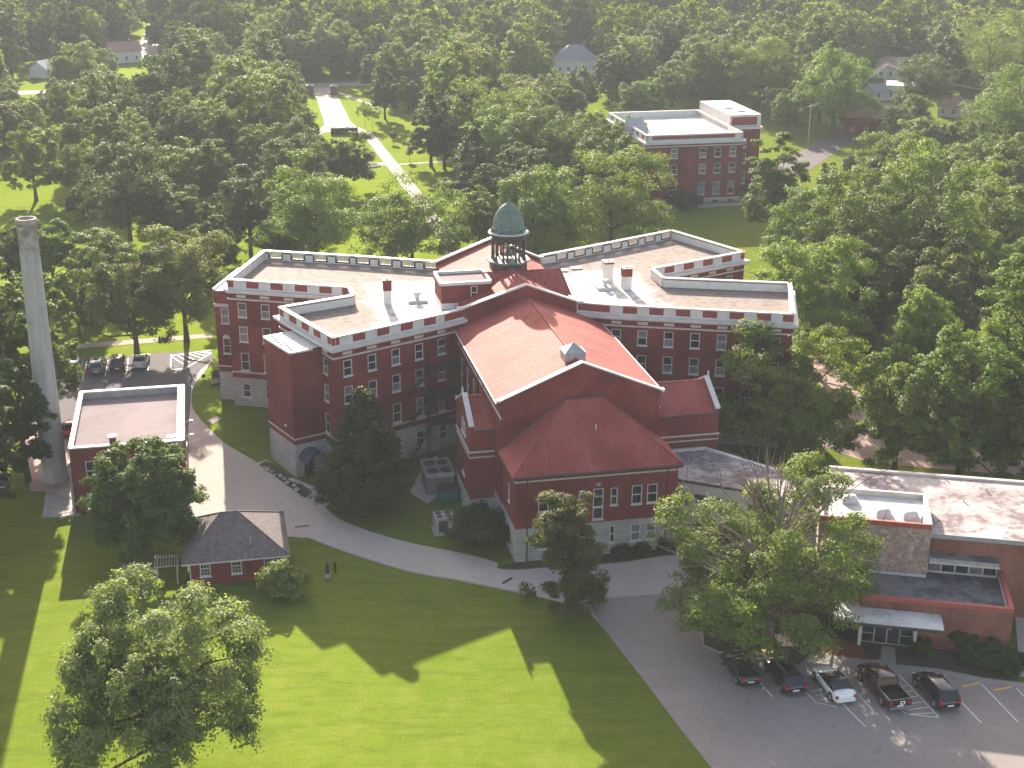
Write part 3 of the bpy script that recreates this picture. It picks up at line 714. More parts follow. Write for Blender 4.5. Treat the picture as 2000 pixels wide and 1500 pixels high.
# barrel canopy over the basement door, on the tower's near face
a2, d2, n2, L2 = wall_frame(t2, t3)
aw_ = MB(); rings = []
for k in (0.05, 2.6):
    rings.append([tuple(a2 + d2 * (1.75 + 1.35 * math.cos(t)) + n2 * k) [:2] + (2.3 + 1.35 * math.sin(t),) for t in [math.pi * i / 12 for i in range(13)]])
aw_.loft([[p for p in r] for r in rings], 0, True, False, False)
aw_.add(rings[0], [tuple(range(13))])
for k in (0.1, 0.9, 1.75, 2.55):
    for i in range(12):
        t = math.pi * i / 12; t2_ = math.pi * (i + 1) / 12
        f = lambda t: tuple(a2 + d2 * (1.75 + 1.33 * math.cos(t)) + n2 * k)[:2] + (2.3 + 1.33 * math.sin(t),)
        aw_.tube(f(t), f(t2_), 0.03, n=5)
for s in (0.42, 3.08):
    c = a2 + d2 * s + n2 * 2.5; aw_.tube((c.x, c.y, 0), (c.x, c.y, 2.3), 0.05, n=6)
aw_.obj('awning', M['awning'], college)
dr = MB(); c = [tuple(a2 + d2 * s + n2 * 0.02)[:2] for s in (1.1, 2.4)]; dr.quad((*c[0], 0), (*c[1], 0), (*c[1], 2.3), (*c[0], 2.3)); dr.obj('basement_door', M['iron'], college)

# ---- chapel nave
CE, CR, CL, CRR = 15.35, 18.95, -10.1, 7.6
cu = -1.25
NZ = [(0, 3.9, 'stone'), (3.9, CE, 'brick')]
def arched(p0, p1, slist, z, w_, h):
    return openings(college, p0, p1, [(s, z, w_, h, 'sash', 'b') for s in slist])
facade(wall, (CL, 22.8), (CL, -4.5), NZ, arched((CL, 22.8), (CL, -4.5), (3.5, 7.5, 11.5), 8.2, 1.5, 4.4))
facade(wall, (CRR, -4.5), (CRR, 22.8), NZ, arched((CRR, -4.5), (CRR, 22.8), (14, 18), 8.2, 1.5, 4.4))
facade(wall, (CL, -4.5), (-10.0, -4.5), NZ, ())
band(trim, [(CL, 22.8), (CL, -4.5)], 13.6, 13.85, 0.08); band(trim, [(CRR, -4.5), (CRR, 22.8)], 13.6, 13.85, 0.08)
gw = wall['brick']
gw.add([(CL, -4.5, 3), (CRR, -4.5, 3), (CRR, -4.5, 15.75), (cu, -4.5, 19.45), (CL, -4.5, 15.75)], [(0, 1, 2, 3, 4)])
gw.add([(CL, -4.08, 14), (CRR, -4.08, 14), (CRR, -4.08, 15.75), (cu, -4.08, 19.45), (CL, -4.08, 15.75)], [(4, 3, 2, 1, 0)])
for x in (CL, CRR): gw.quad((x, -4.5, 14), (x, -4.08, 14), (x, -4.08, 15.75), (x, -4.5, 15.75))
gc = MB()
def rake(mb, x0, z0, x1, z1, y0, y1, th=0.16, foot=0.0):
    mb.add([(x0, y0, z0), (x1, y0, z1), (x1, y1, z1), (x0, y1, z0), (x0, y0, z0 + th), (x1, y0, z1 + th), (x1, y1, z1 + th), (x0, y1, z0 + th)],
           [(0, 3, 2, 1), (4, 5, 6, 7), (0, 1, 5, 4), (1, 2, 6, 5), (2, 3, 7, 6), (3, 0, 4, 7)])
rake(gc, CL - 0.1, 15.71, cu, 19.45, -4.62, -3.96); rake(gc, cu, 19.45, CRR + 0.1, 15.71, -4.62, -3.96)
gc.box(CL - 0.55, CL - 0.1, -4.62, -3.96, 15.6, 15.85); gc.box(CRR + 0.1, CRR + 0.5, -4.62, -3.96, 15.6, 15.85)
gc.obj('gable_coping', M['white'], college)
cr = MB()
cr.quad((CL - 0.45, -4.08, CE), (cu, -4.08, CR), (cu, 22.8, CR), (CL - 0.45, 22.8, CE)); cr.quad((cu, -4.08, CR), (CRR + 0.45, -4.08, CE), (CRR + 0.45, 22.8, CE), (cu, 22.8, CR))
for (x0, x1, y0, y1) in ((CL - 0.45, CL, 0, 0),): pass
cr.quad((CL - 0.45, -4.08, CE - 0.12), (CL - 0.45, 22.8, CE - 0.12), (CL, 22.8, CE - 0.12), (CL, -4.08, CE - 0.12))
cr.quad((CRR, -4.08, CE - 0.12), (CRR, 22.8, CE - 0.12), (CRR + 0.45, 22.8, CE - 0.12), (CRR + 0.45, -4.08, CE - 0.12))
o = cr.obj('chapel_roof', M['tile'], college)
rc = MB(); rc.tube((cu, -4.0, CR + 0.02), (cu, 22.7, CR + 0.02), 0.13, n=8); rc.obj('ridge_tiles', M['tile'], college)
ed = MB()
for x in (CL - 0.5, CRR + 0.5): ed.tube((x, -4.1, CE - 0.02), (x, 22.6, CE - 0.02), 0.09, n=6)
ed.obj('eaves_gutter', M['trim'], college)
for (x, y) in ((CL - 0.07, 5.5), (CL - 0.07, 8.6), (CL - 0.07, 20.0)):
    dsp = MB(); dsp.tube((x, y, 1), (x, y, CE - 0.1), 0.07, n=6); dsp.obj('downpipe', M['gutter'], college)
# skylight on the ridge
sk = MB(); sk.box(cu - 1.15, cu + 1.15, -1.6, 0.7, 17.9, 19.55); o = sk.obj('skylight', M['grey'], college)
sg = MB(); ap = (cu, -0.45, 20.45); cs = [(cu - 1.2, -1.65, 19.55), (cu + 1.2, -1.65, 19.55), (cu + 1.2, 0.75, 19.55), (cu - 1.2, 0.75, 19.55)]
for i in range(4): sg.tri(cs[i], cs[(i + 1) % 4], ap)
sg.obj('skylight_glass', M['frosted'], o)
sb = MB()
for i in range(4): sb.tube(cs[i], ap, 0.04, n=5); sb.tube(cs[i], cs[(i + 1) % 4], 0.045, n=5)
sb.obj('glazing_bars', M['grey'], o)
# ---- apse block in front
ap0, ap1, ap2, ap3 = (-10.0, -4.5), (-10.0, -11.4), (7.7, -11.4), (7.7, -4.5)
AZ = [(0, 3.9, 'stone'), (3.9, 9.62, 'brick')]
it = [(3.0, 5.65, 1.1, 2.1, 'sash', 'd'), (4.7, 5.65, 1.1, 2.1, 'sash', 'b'), (7.2, 5.75, 0.7, 2.0, 'sash', 'd'), (8.95, 4.25, 1.15, 3.55, 'door', 'd'),
      (10.7, 5.75, 0.75, 2.0, 'sash', 'd'), (13.2, 5.65, 1.15, 2.15, 'sash', 'd'), (14.9, 5.65, 1.15, 2.15, 'sash', 'd'),
      (10.6, 1.35, 0.6, 2.0, 'sash', 'd'), (13.2, 1.3, 1.1, 2.0, 'sash', 'b'), (14.9, 1.3, 1.1, 2.0, 'sash', 'b'), (3.1, 1.3, 1.1, 2.0, 'sash', 'd'), (7.2, 1.3, 0.7, 2.0, 'sash', 'd')]
facade(wall, ap1, ap2, AZ, openings(college, ap1, ap2, it))
facade(wall, ap0, ap1, AZ, openings(college, ap0, ap1, [(3.7, 5.75, 0.8, 2.1, 'sash', 'd')]))
facade(wall, ap2, ap3, AZ, openings(college, ap2, ap3, [(2.4, 5.65, 1.1, 2.1, 'sash', 'd')]))
band(trim, [ap0, ap1, ap2, ap3], 9.2, 9.36, 0.07)
ev = MB(); band(ev, [ap0, ap1, ap2, ap3], 9.62, 9.95, 0.40); ev.obj('apse_eaves', M['gutter'], college)
hr = MB(); z0, z1, e = 9.97, 15.55, 0.45
h = [(-10.0 - e, -11.4 - e, z0), (7.7 + e, -11.4 - e, z0), (7.7 + e, -4.5, z0), (1.0, -4.5, z1), (-3.1, -4.5, z1), (-10.0 - e, -4.5, z0), (1.0, -5.0, z1), (-3.1, -5.0, z1)]
hr.add(h, [(0, 1, 6, 7), (1, 2, 3, 6), (5, 0, 7, 4), (7, 6, 3, 4)])
hr.obj('apse_roof', M['tile'], college)
hp = MB()
for a_, b_ in ((0, 7), (1, 6), (7, 6)): hp.tube(h[a_], h[b_], 0.11, n=6)
hp.obj('hip_tiles', M['tile'], college)
fl = MB(); fl.tube((-3.1, -4.56, z1 + 0.08), (1.0, -4.56, z1 + 0.08), 0.14, n=6); fl.tube(h[3], (7.2, -4.56, 10.6), 0.10, n=6); fl.tube(h[4], (-9.6, -4.56, 10.6), 0.10, n=6); fl.obj('flashing', M['gutter'], college)
vp = MB(); vp.tube((-0.55, -8.0, 13.0), (-0.55, -8.0, 13.75), 0.07, n=8); vp.obj('vent_pipe', M['white'], college)
for x in (-8.75, 6.55):
    dsp = MB(); dsp.tube((x, -11.5, 0.1), (x, -11.5, 9.7), 0.075, n=6); dsp.obj('downpipe', M['gutter'], college)
lm = MB(); lm.box(-1.3, -0.9, -11.75, -11.4, 8.25, 8.5); lm.obj('wall_lamp', M['grey'], college)
# ---- transepts
def transept(u0, u1, left, zb):
    v0, v1, vm, ze, zr = -0.9, 7.5, 3.3, 11.35, 13.6
    Z = [(0, zb, 'stone'), (zb, ze, 'brick')]
    out_u = u0 if left else u1
    facade(wall, (u0, v0), (u1, v0), Z, ()); facade(wall, (u1, v1), (u0, v1), Z, ())
    p0, p1 = ((u0, v1), (u0, v0)) if left else ((u1, v0), (u1, v1))
    it = [(3.7, 9.45, 0.75, 1.75, 'sash', 'b'), (4.65, 9.45, 0.85, 2.0, 'sash', 'b'), (5.6, 9.45, 0.75, 1.75, 'sash', 'b'), (5.2, 0.7, 1.1, 1.5, 'sash', 'd'), (4.4, 4.3, 1.6, 0.5, 'one', 'b')]
    facade(wall, p0, p1, Z, openings(college, p0, p1, it))
    w_ = wall['brick']; x2 = out_u + (0.4 if left else -0.4); zt = 0.35
    prof = [(v0, ze), (v0, ze + zt), (vm, zr + zt), (v1, ze + zt), (v1, ze)]
    f1 = [(out_u, p[0], p[1]) for p in prof]; f2 = [(x2, p[0], p[1]) for p in prof]
    w_.add(f1, [tuple(range(5)) if not left else tuple(range(4, -1, -1))]); w_.add(f2, [tuple(range(5)) if left else tuple(range(4, -1, -1))])
    for vv in (v0, v1): w_.quad((out_u, vv, ze), (x2, vv, ze), (x2, vv, ze + zt), (out_u, vv, ze + zt))
    c = MB(); x0, x1 = min(out_u, x2) - 0.1, max(out_u, x2) + 0.1
    for (ya, za, yb, zb_) in ((v0 - 0.15, ze + zt - 0.08, vm, zr + zt), (vm, zr + zt, v1 + 0.15, ze + zt - 0.08)):
        c.add([(x0, ya, za), (x1, ya, za), (x1, yb, zb_), (x0, yb, zb_), (x0, ya, za + .17), (x1, ya, za + .17), (x1, yb, zb_ + .17), (x0, yb, zb_ + .17)],
              [(0, 3, 2, 1), (4, 5, 6, 7), (0, 1, 5, 4), (1, 2, 6, 5), (2, 3, 7, 6), (3, 0, 4, 7)])
    c.tube((out_u, vm, zr + zt), (out_u, vm, zr + zt + 0.75), 0.16, 0.05, n=8)
    c.tube((out_u, v1 + 0.1, ze + zt), (out_u, v1 + 0.1, ze + zt + 0.5), 0.13, 0.05, n=8)
    c.obj('transept_coping', M['white'], college)
    r = MB(); xa, xb = (x2, CL) if left else (CRR, x2); e = 0.3
    r.quad((xa, v0 - e, ze - 0.1), (xb, v0 - e, ze - 0.1), (xb, vm, zr), (xa, vm, zr)); r.quad((xa, vm, zr), (xb, vm, zr), (xb, v1 + e, ze - 0.1), (xa, v1 + e, ze - 0.1))
    r.tube((xa, vm, zr + 0.02), (xb, vm, zr + 0.02), 0.11, n=6); r.obj('transept_roof', M['tile'], college)
    g = MB(); g.box(xa, xb, v0 - e - 0.1, v0 - 0.01, ze - 0.32, ze - 0.12); g.obj('transept_gutter', M['gutter'], college)
    run = [(u0, v1), (u0, v0), (u1, v0)] if left else [(u0, v0), (u1, v0), (u1, v1)]
    band(trim, run, 8.48, 8.66, 0.12); band(trim, run, 7.86, 8.0, 0.07)
transept(-12.9, CL, True, 2.9); transept(CRR, 15.9, False, 2.9)

# ---- central pavilion between the wings
FZ = 17.75
w_ = wall['brick']; pu0, pu1 = -9.1, 5.2; pc = -1.3
def gable_wall(v, vin, zf, zp, name):
    n_ = -1 if vin > v else 1
    f = [(pu0, v, 12), (pu1, v, 12), (pu1, v, zf), (pc, v, zp), (pu0, v, zf)]
    g = [(x, vin, max(z, 16.0)) for (x, _, z) in f]
    w_.add(f, [(0, 1, 2, 3, 4)] if n_ < 0 else [(4, 3, 2, 1, 0)]); w_.add(g, [(4, 3, 2, 1, 0)] if n_ < 0 else [(0, 1, 2, 3, 4)])
    c = MB(); a, b_ = min(v, vin) - 0.12, max(v, vin) + 0.12
    rake(c, pu0 - 0.1, zf, pc, zp, a, b_, 0.2); rake(c, pc, zp, pu1 + 0.1, zf, a, b_, 0.2)
    c.box(pu0 - 0.9, pu0 - 0.1, a, b_, zf - 0.05, zf + 0.17); c.box(pu1 + 0.1, pu1 + 0.9, a, b_, zf - 0.05, zf + 0.17)
    return c.obj(name, M['white'], college)
gable_wall(22.8, 23.25, FZ, 20.3, 'pavilion_coping'); gable_wall(45.2, 44.75, FZ, 20.75, 'rear_coping')
pr = MB(); z0, z1 = 17.3, 20.25
pr.quad((pu0, 23.25, z0), (pc, 23.25, z1 - 0.2), (pc, 44.75, z1 + 0.2), (pu0, 44.75, z0)); pr.quad((pc, 23.25, z1 - 0.2), (pu1, 23.25, z0), (pu1, 44.75, z0), (pc, 44.75, z1 + 0.2))
# cross roof carrying the cupola
zr = 20.0; vv = 30.6
pr.quad((-5.3, 26.6, 18.0), (5.4, 26.6, 17.6), (4.9, vv, zr), (-5.3, vv, zr)); pr.quad((-5.3, vv, zr), (4.9, vv, zr), (5.4, 34.6, 17.6), (-5.3, 34.6, 17.8))
pr.tri((5.4, 26.6, 17.6), (5.4, 34.6, 17.6), (4.9, vv, zr))
pr.obj('pavilion_roof', M['tile'], college)
rt = MB(); rt.tube((pc, 23.3, z1 - 0.17), (pc, 31, z1), 0.12, n=6); rt.tube((-5.3, vv, zr), (4.9, vv, zr), 0.12, n=6); rt.tube((4.9, vv, zr), (5.4, 26.6, 17.6), 0.12, n=6); rt.obj('ridge_tiles', M['tile'], college)
fin = MB(); fin.tube((pc, 24.6, 20.0), (pc, 24.6, 20.45), 0.22, 0.1, n=8); fin.obj('roof_finial', M['tile'], college)
for x in (pu0, pu1):
    s = 1 if x > 0 else -1
    w_.quad((x, 22.8, 16), (x, 45.2, 16), (x, 45.2, 17.35), (x, 22.8, 17.35)) if s > 0 else w_.quad((x, 45.2, 16), (x, 22.8, 16), (x, 22.8, 17.35), (x, 45.2, 17.35))
# lift house to the left of the cupola
b0 = (-11.3, 27.2); lz = 19.85
lh = MB(); x0, x1, y0, y1 = -11.3, -5.0, 27.2, 32.5
lhw = {'w': MB(), 'b': MB()}
P_ = [(x0, y0), (x1, y0), (x1, y1), (x0, y1)]
for i in range(4):
    hs = openings(college, P_[i], P_[(i + 1) % 4], [(4.2, 17.55, 0.85, 1.75, 'sash', 'd')]) if i == 0 else ()
    facade(lhw, P_[i], P_[(i + 1) % 4], [(ZR, 17.2, 'w'), (17.2, lz, 'b')], hs)
lhw['w'].obj('lift_house_base', M['white'], college); lhw['b'].obj('lift_house', M['brick'], college)
lr = MB(); lr.quad((x0, y0, lz - 0.25), (x1, y0, lz - 0.25), (x1, y1, lz - 0.25), (x0, y1, lz - 0.25)); lr.obj('lift_house_roof', M['felt'], college)
lc = MB()
for i in range(4): lc.bar(P_[i], P_[(i + 1) % 4], 0.35, lz - 0.3, lz + 0.1 + 0.004 * i)
lc.obj('lift_house_coping', M['white'], college)
lad = MB()
for x in (-9.9, -9.4): lad.tube((x, 25.5, ZR), (x, 25.3, 18.4), 0.03, n=5)
for k in range(6): lad.tube((-9.9, 25.45, 16.7 + 0.3 * k), (-9.4, 25.45, 16.7 + 0.3 * k), 0.02, n=5)
lad.obj('roof_ladder', M['iron'], college)
# ---- cupola
CU = (-1.25, 34.0)
cup = MB(); cup.lathe([(3.0, 18.4), (2.95, 19.25), (2.55, 19.3), (2.5, 20.6)], CU, 8, 0, False, phase=math.pi / 8)
cupola = cup.obj('cupola', M['copper_dark'], college)
lg = MB(); lg.lathe([(2.5, 20.55), (2.98, 20.62), (2.98, 20.82), (0.0, 20.9)], CU, 8, 0, False, phase=math.pi / 8); lg.obj('ledge', M['copper'], cupola)
for k in range(8):
    for dk in (-0.13, 0.13):
        t = math.pi / 8 + k * math.pi / 4 + dk
        c_ = MB(); x, y = CU[0] + 2.12 * math.cos(t), CU[1] + 2.12 * math.sin(t)
        c_.tube((x, y, 20.85), (x, y, 21.1), 0.2, n=8); c_.tube((x, y, 21.1), (x, y, 23.3), 0.135, 0.12, n=8); c_.tube((x, y, 23.3), (x, y, 23.5), 0.14, 0.2, n=8)
        c_.obj('column', M['copper_dark'], cupola)
en = MB(); en.lathe([(1.75, 23.4), (2.25, 23.4), (2.28, 24.0), (2.62, 24.12), (2.66, 24.36), (2.1, 24.44), (2.1, 24.52)], CU, 32); en.obj('entablature', M['copper_dark'], cupola)
sf = MB(); sf.lathe([(2.25, 23.46), (0.0, 23.9)], CU, 24); sf.obj('soffit', M['copper_dark'], cupola)
dl = MB(); dl.lathe([(2.67, 24.37), (2.66, 24.42), (2.05, 24.5)], CU, 32); dl.obj('cornice_lead', M['metal_roof'], cupola)
dm = MB(); prof = [(2.02, 24.45), (2.02, 24.85), (2.1, 24.9), (2.1, 25.0), (1.98, 25.06)]
for i in range(1, 13):
    t = i / 12; r = 1.98 * ((1 - t ** 2.2) ** 0.72 if i < 12 else 0.0); prof.append((max(r, 0.09), 25.06 + 3.25 * t))
prof += [(0.12, 28.45), (0.06, 28.7), (0.0, 28.75)]
dm.lathe(prof, CU, 96, 0, True, rib=lambda i: 1.035 if i % 4 == 0 else (1.0 if i % 2 else 0.985)); dm.obj('dome', M['copper'], cupola)
for k in range(8):
    t = k * math.pi / 4; x, y = CU[0] + 2.18 * math.cos(t), CU[1] + 2.18 * math.sin(t)
    u_ = MB(); u_.lathe([(0.16, 24.42), (0.22, 24.6), (0.18, 24.85), (0.06, 24.95), (0, 24.96)], (x, y), 8); u_.obj('urn', M['copper'], cupola)
bell = MB(); bell.lathe([(0.0, 22.3), (0.25, 22.25), (0.4, 21.7), (0.65, 21.35), (0.7, 21.25)], CU, 16); bell.box(CU[0] - 0.9, CU[0] + 0.9, CU[1] - 0.08, CU[1] + 0.08, 22.3, 22.5); bell.obj('bell', M['copper'], cupola)
# ---- roof-top chimneys, vents, hatches
def roof_chimney(u, v, h, cap_h, s):
    b = MB(); b.box(u - s / 2, u + s / 2, v - s / 2, v + s / 2, ZR, ZR + h - cap_h); o = b.obj('chimney', M['white'], college)
    c = MB(); k = s / 2 + 0.05; c.box(u - k, u + k, v - k, v + k, ZR + h - cap_h, ZR + h - 0.12); c.obj('brick_top', M['brick'], o)
    p = MB(); k = s / 2 + 0.14; p.box(u - k, u + k, v - k, v + k, ZR + h - 0.12, ZR + h); p.box(u - 0.22, u + 0.22, v - 0.22, v + 0.22, ZR + h, ZR + h + 0.14); p.obj('cap', M['trim'], o)
roof_chimney(-17.7, 30.8, 3.4, 1.5, 0.95); roof_chimney(12.8, 35.4, 2.95, 0.35, 1.2); roof_chimney(14.3, 31.7, 3.0, 1.2, 1.15)
for (u, v) in ((-13.8, 31.4), (11.6, 32.4)):
    b = MB(); b.box(u - 1.25, u + 1.25, v - 0.85, v + 0.85, ZR, ZR + 0.35); o = b.obj('vent_curb', M['white'], college)
    c = MB(); c.tube((u, v, ZR + 0.35), (u, v, ZR + 1.0), 0.3, n=12); c.tube((u, v, ZR + 1.0), (u, v, ZR + 1.25), 0.55, 0.4, n=12); c.obj('vent_cowl', M['white'], o)
for (u, v) in ((8.0, 41.8), (10.3, 42.7)):
    b = MB(); b.box(u - 0.75, u + 0.75, v - 0.55, v + 0.55, ZR, ZR + 0.18); b.obj('roof_hatch', M['trim'], college)
for (u, v) in ((17.5, 18.8), (18.1, 18.6), (20.2, 17.9)):
    b = MB(); b.tube((u, v, ZR), (u, v, ZR + 0.75), 0.14, n=8); b.tube((u, v, ZR + 0.75), (u, v, ZR + 0.95), 0.2, n=8); b.obj('vent_pot', M['rust'], college)
# ---- fire escape in the corner beside the chapel
fe = MB(); x0, x1, y0, y1 = -14.6, -11.0, 16.6, 18.6
for z in (5.0, 8.8, 12.2):
    fe.box(x0, x1, y0, y1, z, z + 0.06)
    for (a, b_) in (((x0, y0), (x1, y0)), ((x0, y0), (x0, y1)), ((x1, y0), (x1, y1))):
        for hh in (0.5, 1.0): fe.tube((*a, z + hh), (*b_, z + hh), 0.025, n=4)
        for k in range(7):
            t = k / 6; p = (a[0] + (b_[0] - a[0]) * t, a[1] + (b_[1] - a[1]) * t); fe.tube((*p, z), (*p, z + 1.0), 0.02, n=4)
for (x, y) in ((x0, y0), (x1, y0), (x0, y1), (x1, y1)): fe.tube((x, y, 0), (x, y, 13.2), 0.06, n=5)
for (za, zb) in ((0.2, 5.0), (5.0, 8.8), (8.8, 12.2)):
    n_ = 12
    for k in range(n_):
        t = k / n_; z = za + (zb - za) * t; x = x0 - 2.6 + 2.9 * t; fe.box(x, x + 0.26, y0 + 0.1, y0 + 0.95, z, z + 0.04)
    for y in (y0 + 0.05, y0 + 1.0): fe.tube((x0 - 2.6, y, za), (x0 + 0.3, y, zb), 0.05, n=4); fe.tube((x0 - 2.6, y, za + 0.9), (x0 + 0.3, y, zb + 0.9), 0.025, n=4)
fe.obj('fire_escape', M['iron'], college)
wall['brick'].obj('brick_wall', M['brick'], college); wall['stone'].obj('stone_base', M['stone'], college)
trim.obj('string_course', M['trim'], college)

# ------------------------------------------------------------------ boiler house, smokestack, cottage
def simple_walls(root, pts, zones, wins=None, mats=('brick',)):
    mbs = {k: MB() for k in {z[2] for z in zones}}
    for i in range(len(pts)):
        p0, p1 = pts[i], pts[(i + 1) % len(pts)]
        facade(mbs, p0, p1, zones, openings(root, p0, p1, (wins or {}).get(i, ())))
    return mbs
bh = thing('boiler_house', 'flat roofed red brick boiler house with white roof edge beside the tall chimney', 'boiler house', Wv(-50.05, 19.55), AX)
hw, hd = 6.25, 9.25; P_ = [(-hw, -hd), (hw, -hd), (hw, hd), (-hw, hd)]
mb = simple_walls(bh, P_, [(0, 7.95, 'b')], {0: [(2.25, 3.9, 1.35, 2.45, 'sash', 'd'), (6.8, 3.9, 1.35, 2.45, 'sash', 'd'), (10.4, 3.9, 1.35, 2.45, 'sash', 'd')], 1: [(3, 3.9, 1.3, 2.4, 'sash', 'd'), (9, 3.9, 1.3, 2.4, 'sash', 'd')]})
mb['b'].obj('brick_wall', M['brick'], bh)
r = MB(); r.quad((-hw, -hd, 7.15), (hw, -hd, 7.15), (hw, hd, 7.15), (-hw, hd, 7.15)); r.obj('flat_roof', M['felt'], bh)
pi_ = MB()
for i in range(4): pi_.bar(P_[i], P_[(i + 1) % 4], 0.3, 7.1 + 0.003 * i, 7.93 + 0.003 * i, off=-0.16)
pi_.obj('parapet', M['conc_grey'], bh)
c = MB()
for i in range(4):
    wd = 0.85 if i == 1 else 0.5; c.bar(P_[i], P_[(i + 1) % 4], wd, 7.93, 8.1 + 0.004 * i, off=-wd / 2 + 0.1)
c.obj('coping', M['white'], bh)
v = MB(); v.box(-1.85, -1.15, -hd + 0.1, -hd + 0.75, 7.2, 8.85); o = v.obj('chimney', M['brick'], bh); v = MB(); v.box(-1.98, -1.02, -hd, -hd + 0.88, 8.85, 9.05); v.obj('cap', M['white'], o)
v = MB(); v.box(4.35, 5.75, -7.95, -7.1, 7.15, 8.0); v.obj('roof_vent', M['white'], bh)
v = MB(); v.tube((1.2, -7.6, 7.1), (1.2, -7.6, 7.6), 0.14, n=8); v.obj('vent_pipe', M['white'], bh)
v = MB(); v.box(-4.9, -3.9, -hd - 0.05, -hd, 0, 2.5); v.obj('door', M['conc_grey'], bh)
for (y, z) in ((-1.0, 7.0), (-3.5, 6.2)):
    v = MB(); v.tube((hw, y, z), (hw + 0.9, y, z + 0.15), 0.06, n=6); v.box(hw + 0.6, hw + 1.0, y - 0.2, y + 0.2, z + 0.05, z + 0.25); v.obj('wall_lamp', M['trim'], bh)
for y in (-4.3, -4.9):
    v = MB(); v.tube((hw + 0.1, y, 0.1), (hw + 0.1, y, 7.6), 0.07, n=6); v.obj('downpipe', M['trim'], bh)
v = MB(); v.tube((-hw - 0.15, -hd + 0.4, 0), (-hw - 0.15, -hd + 0.4, 6.2), 0.2, n=8); v.obj('flue_pipe', M['grey'], bh)

st = thing('smokestack', 'tall tapering pale concrete chimney stack standing at the left', 'chimney', Wv(-59.4, 21.0), AX)
v = MB(); prof = [(1.62, 0), (1.62, 0.5), (1.47, 0.55)] + [(1.47 - 0.40 * i / 16, 0.55 + 30.1 * i / 16) for i in range(1, 17)] + [(1.12, 30.7), (1.12, 31.0), (1.06, 31.1)]
v.lathe(prof, (0, 0), 28); v.obj('shaft', M['stack'], st)
v = MB(); v.lathe([(1.06, 31.1), (1.2, 31.15), (1.2, 31.75), (1.12, 31.9), (0.9, 31.9), (0.88, 28.0), (0, 28.0)], (0, 0), 28); v.obj('rim', plain('stained_rim', (0.33, 0.27, 0.245), 0.8, 0.2, var=0.3), st)

ct = thing('brick_cottage', 'small red brick cottage with dark hipped shingle roof at the drive bend', 'cottage', Wv(-38.9, -5.2), AX)
P_ = [(-4.75, -4.6), (4.75, -4.6), (4.75, 4.6), (-4.75, 4.6)]
mb = simple_walls(ct, P_, [(0, 2.9, 'b')], {0: [(1.6, 0.95, 1.05, 1.7, 'six', 'd'), (4.75, 0.95, 1.05, 1.7, 'six', 'd'), (8.05, 0.95, 1.05, 1.7, 'six', 'd')], 1: [(4.6, 0.9, 1.1, 1.7, 'six', 'd')]})
mb['b'].obj('brick_wall', M['brick'], ct)
e = 0.72; ze, zr = 2.82, 5.75; x, y = 4.75 + e, 4.6 + e
r = MB(); H_ = [(-x, -y, ze), (x, -y, ze), (x, y, ze), (-x, y, ze), (-1.3, 0.2, zr), (0.5, 0.2, zr)]
r.add(H_, [(0, 1, 5, 4), (1, 2, 5), (2, 3, 4, 5), (3, 0, 4)]); r.obj('hip_roof', M['slate'], ct)
r = MB(); r.box(-x, x, -y, y, ze - 0.16, ze - 0.005); r.obj('soffit', M['white'], ct)
r = MB()
for a_, b_ in ((0, 4), (1, 5), (2, 5), (3, 4), (4, 5)): r.tube(H_[a_], H_[b_], 0.08, n=6)
r.obj('hip_tiles', M['slate'], ct)
for xx in (-4.65, 4.65):
    v = MB(); v.tube((xx, -4.72, 0), (xx, -4.72, 2.7), 0.06, n=6); v.obj('downpipe', M['white'], ct)
v = MB(); v.tube((1.6, -3.2, 3.9), (1.6, -3.2, 4.25), 0.06, n=6); v.obj('vent_pipe', M['trim'], ct)
pg = thing('slatted_pergola', 'pale wooden slatted pergola against the left side of the cottage', 'pergola', Wv(-45.9, -8.0), AX)
for xx in (-1.0, 1.0):
    for yy in (-1.0, 1.2):
        v = MB(); v.box(xx - 0.06, xx + 0.06, yy - 0.06, yy + 0.06, 0, 2.1); v.obj('post', M['wood'], pg)
v = MB()
for k in range(9): v.box(-1.2 + 0.28 * k, -1.1 + 0.28 * k, -1.3, 1.5, 2.12, 2.2)
v.box(-1.3, 1.3, -1.05, -0.95, 2.0, 2.12); v.box(-1.3, 1.3, 1.15, 1.25, 2.0, 2.12)
v.obj('slats', M['wood'], pg)

# ------------------------------------------------------------------ modern annex (own frame, turned 23 degrees)
AN = AX - R_(23.0)
an = thing('brick_annex', 'low modern brown brick annex with stone clad block and flat patchy roofs', 'annex', Wv(18.6, -33.9), AN)
HL = 4.95
mb = {'b': MB()}
facade(mb, (0, 0), (13.75, 0), [(0, HL, 'b')], [(0.25, 5.0, 0, 2.95)], 0.5)
facade(mb, (13.75, 0), (13.75, 7.9), [(0, HL, 'b')], ()); facade(mb, (0, 6.6), (0, 0), [(0, HL, 'b')], ())
facade(mb, (6.4, 7.9), (40, 7.9), [(0, 8.3, 'b')], openings(an, (6.4, 7.9), (40, 7.9), [(12.0, 5.3, 1.3, 1.6, 'one', 'd'), (16, 5.3, 1.3, 1.6, 'one', 'd'), (12.0, 1.3, 1.3, 1.6, 'one', 'd'), (20, 5.3, 1.3, 1.6, 'one', 'd')]) + [(0.15, 6.75, 4.25, 5.8)], 0.12)
facade(mb, (40, 7.9), (40, 21.7), [(0, 8.3, 'b')], ()); facade(mb, (40, 21.7), (-3, 21.7), [(0, 8.3, 'b')], ()); facade(mb, (-3, 21.7), (-3, 13.8), [(0, 8.3, 'b')], ())
mb['b'].obj('brick_wall', M['brick_annex'], an)
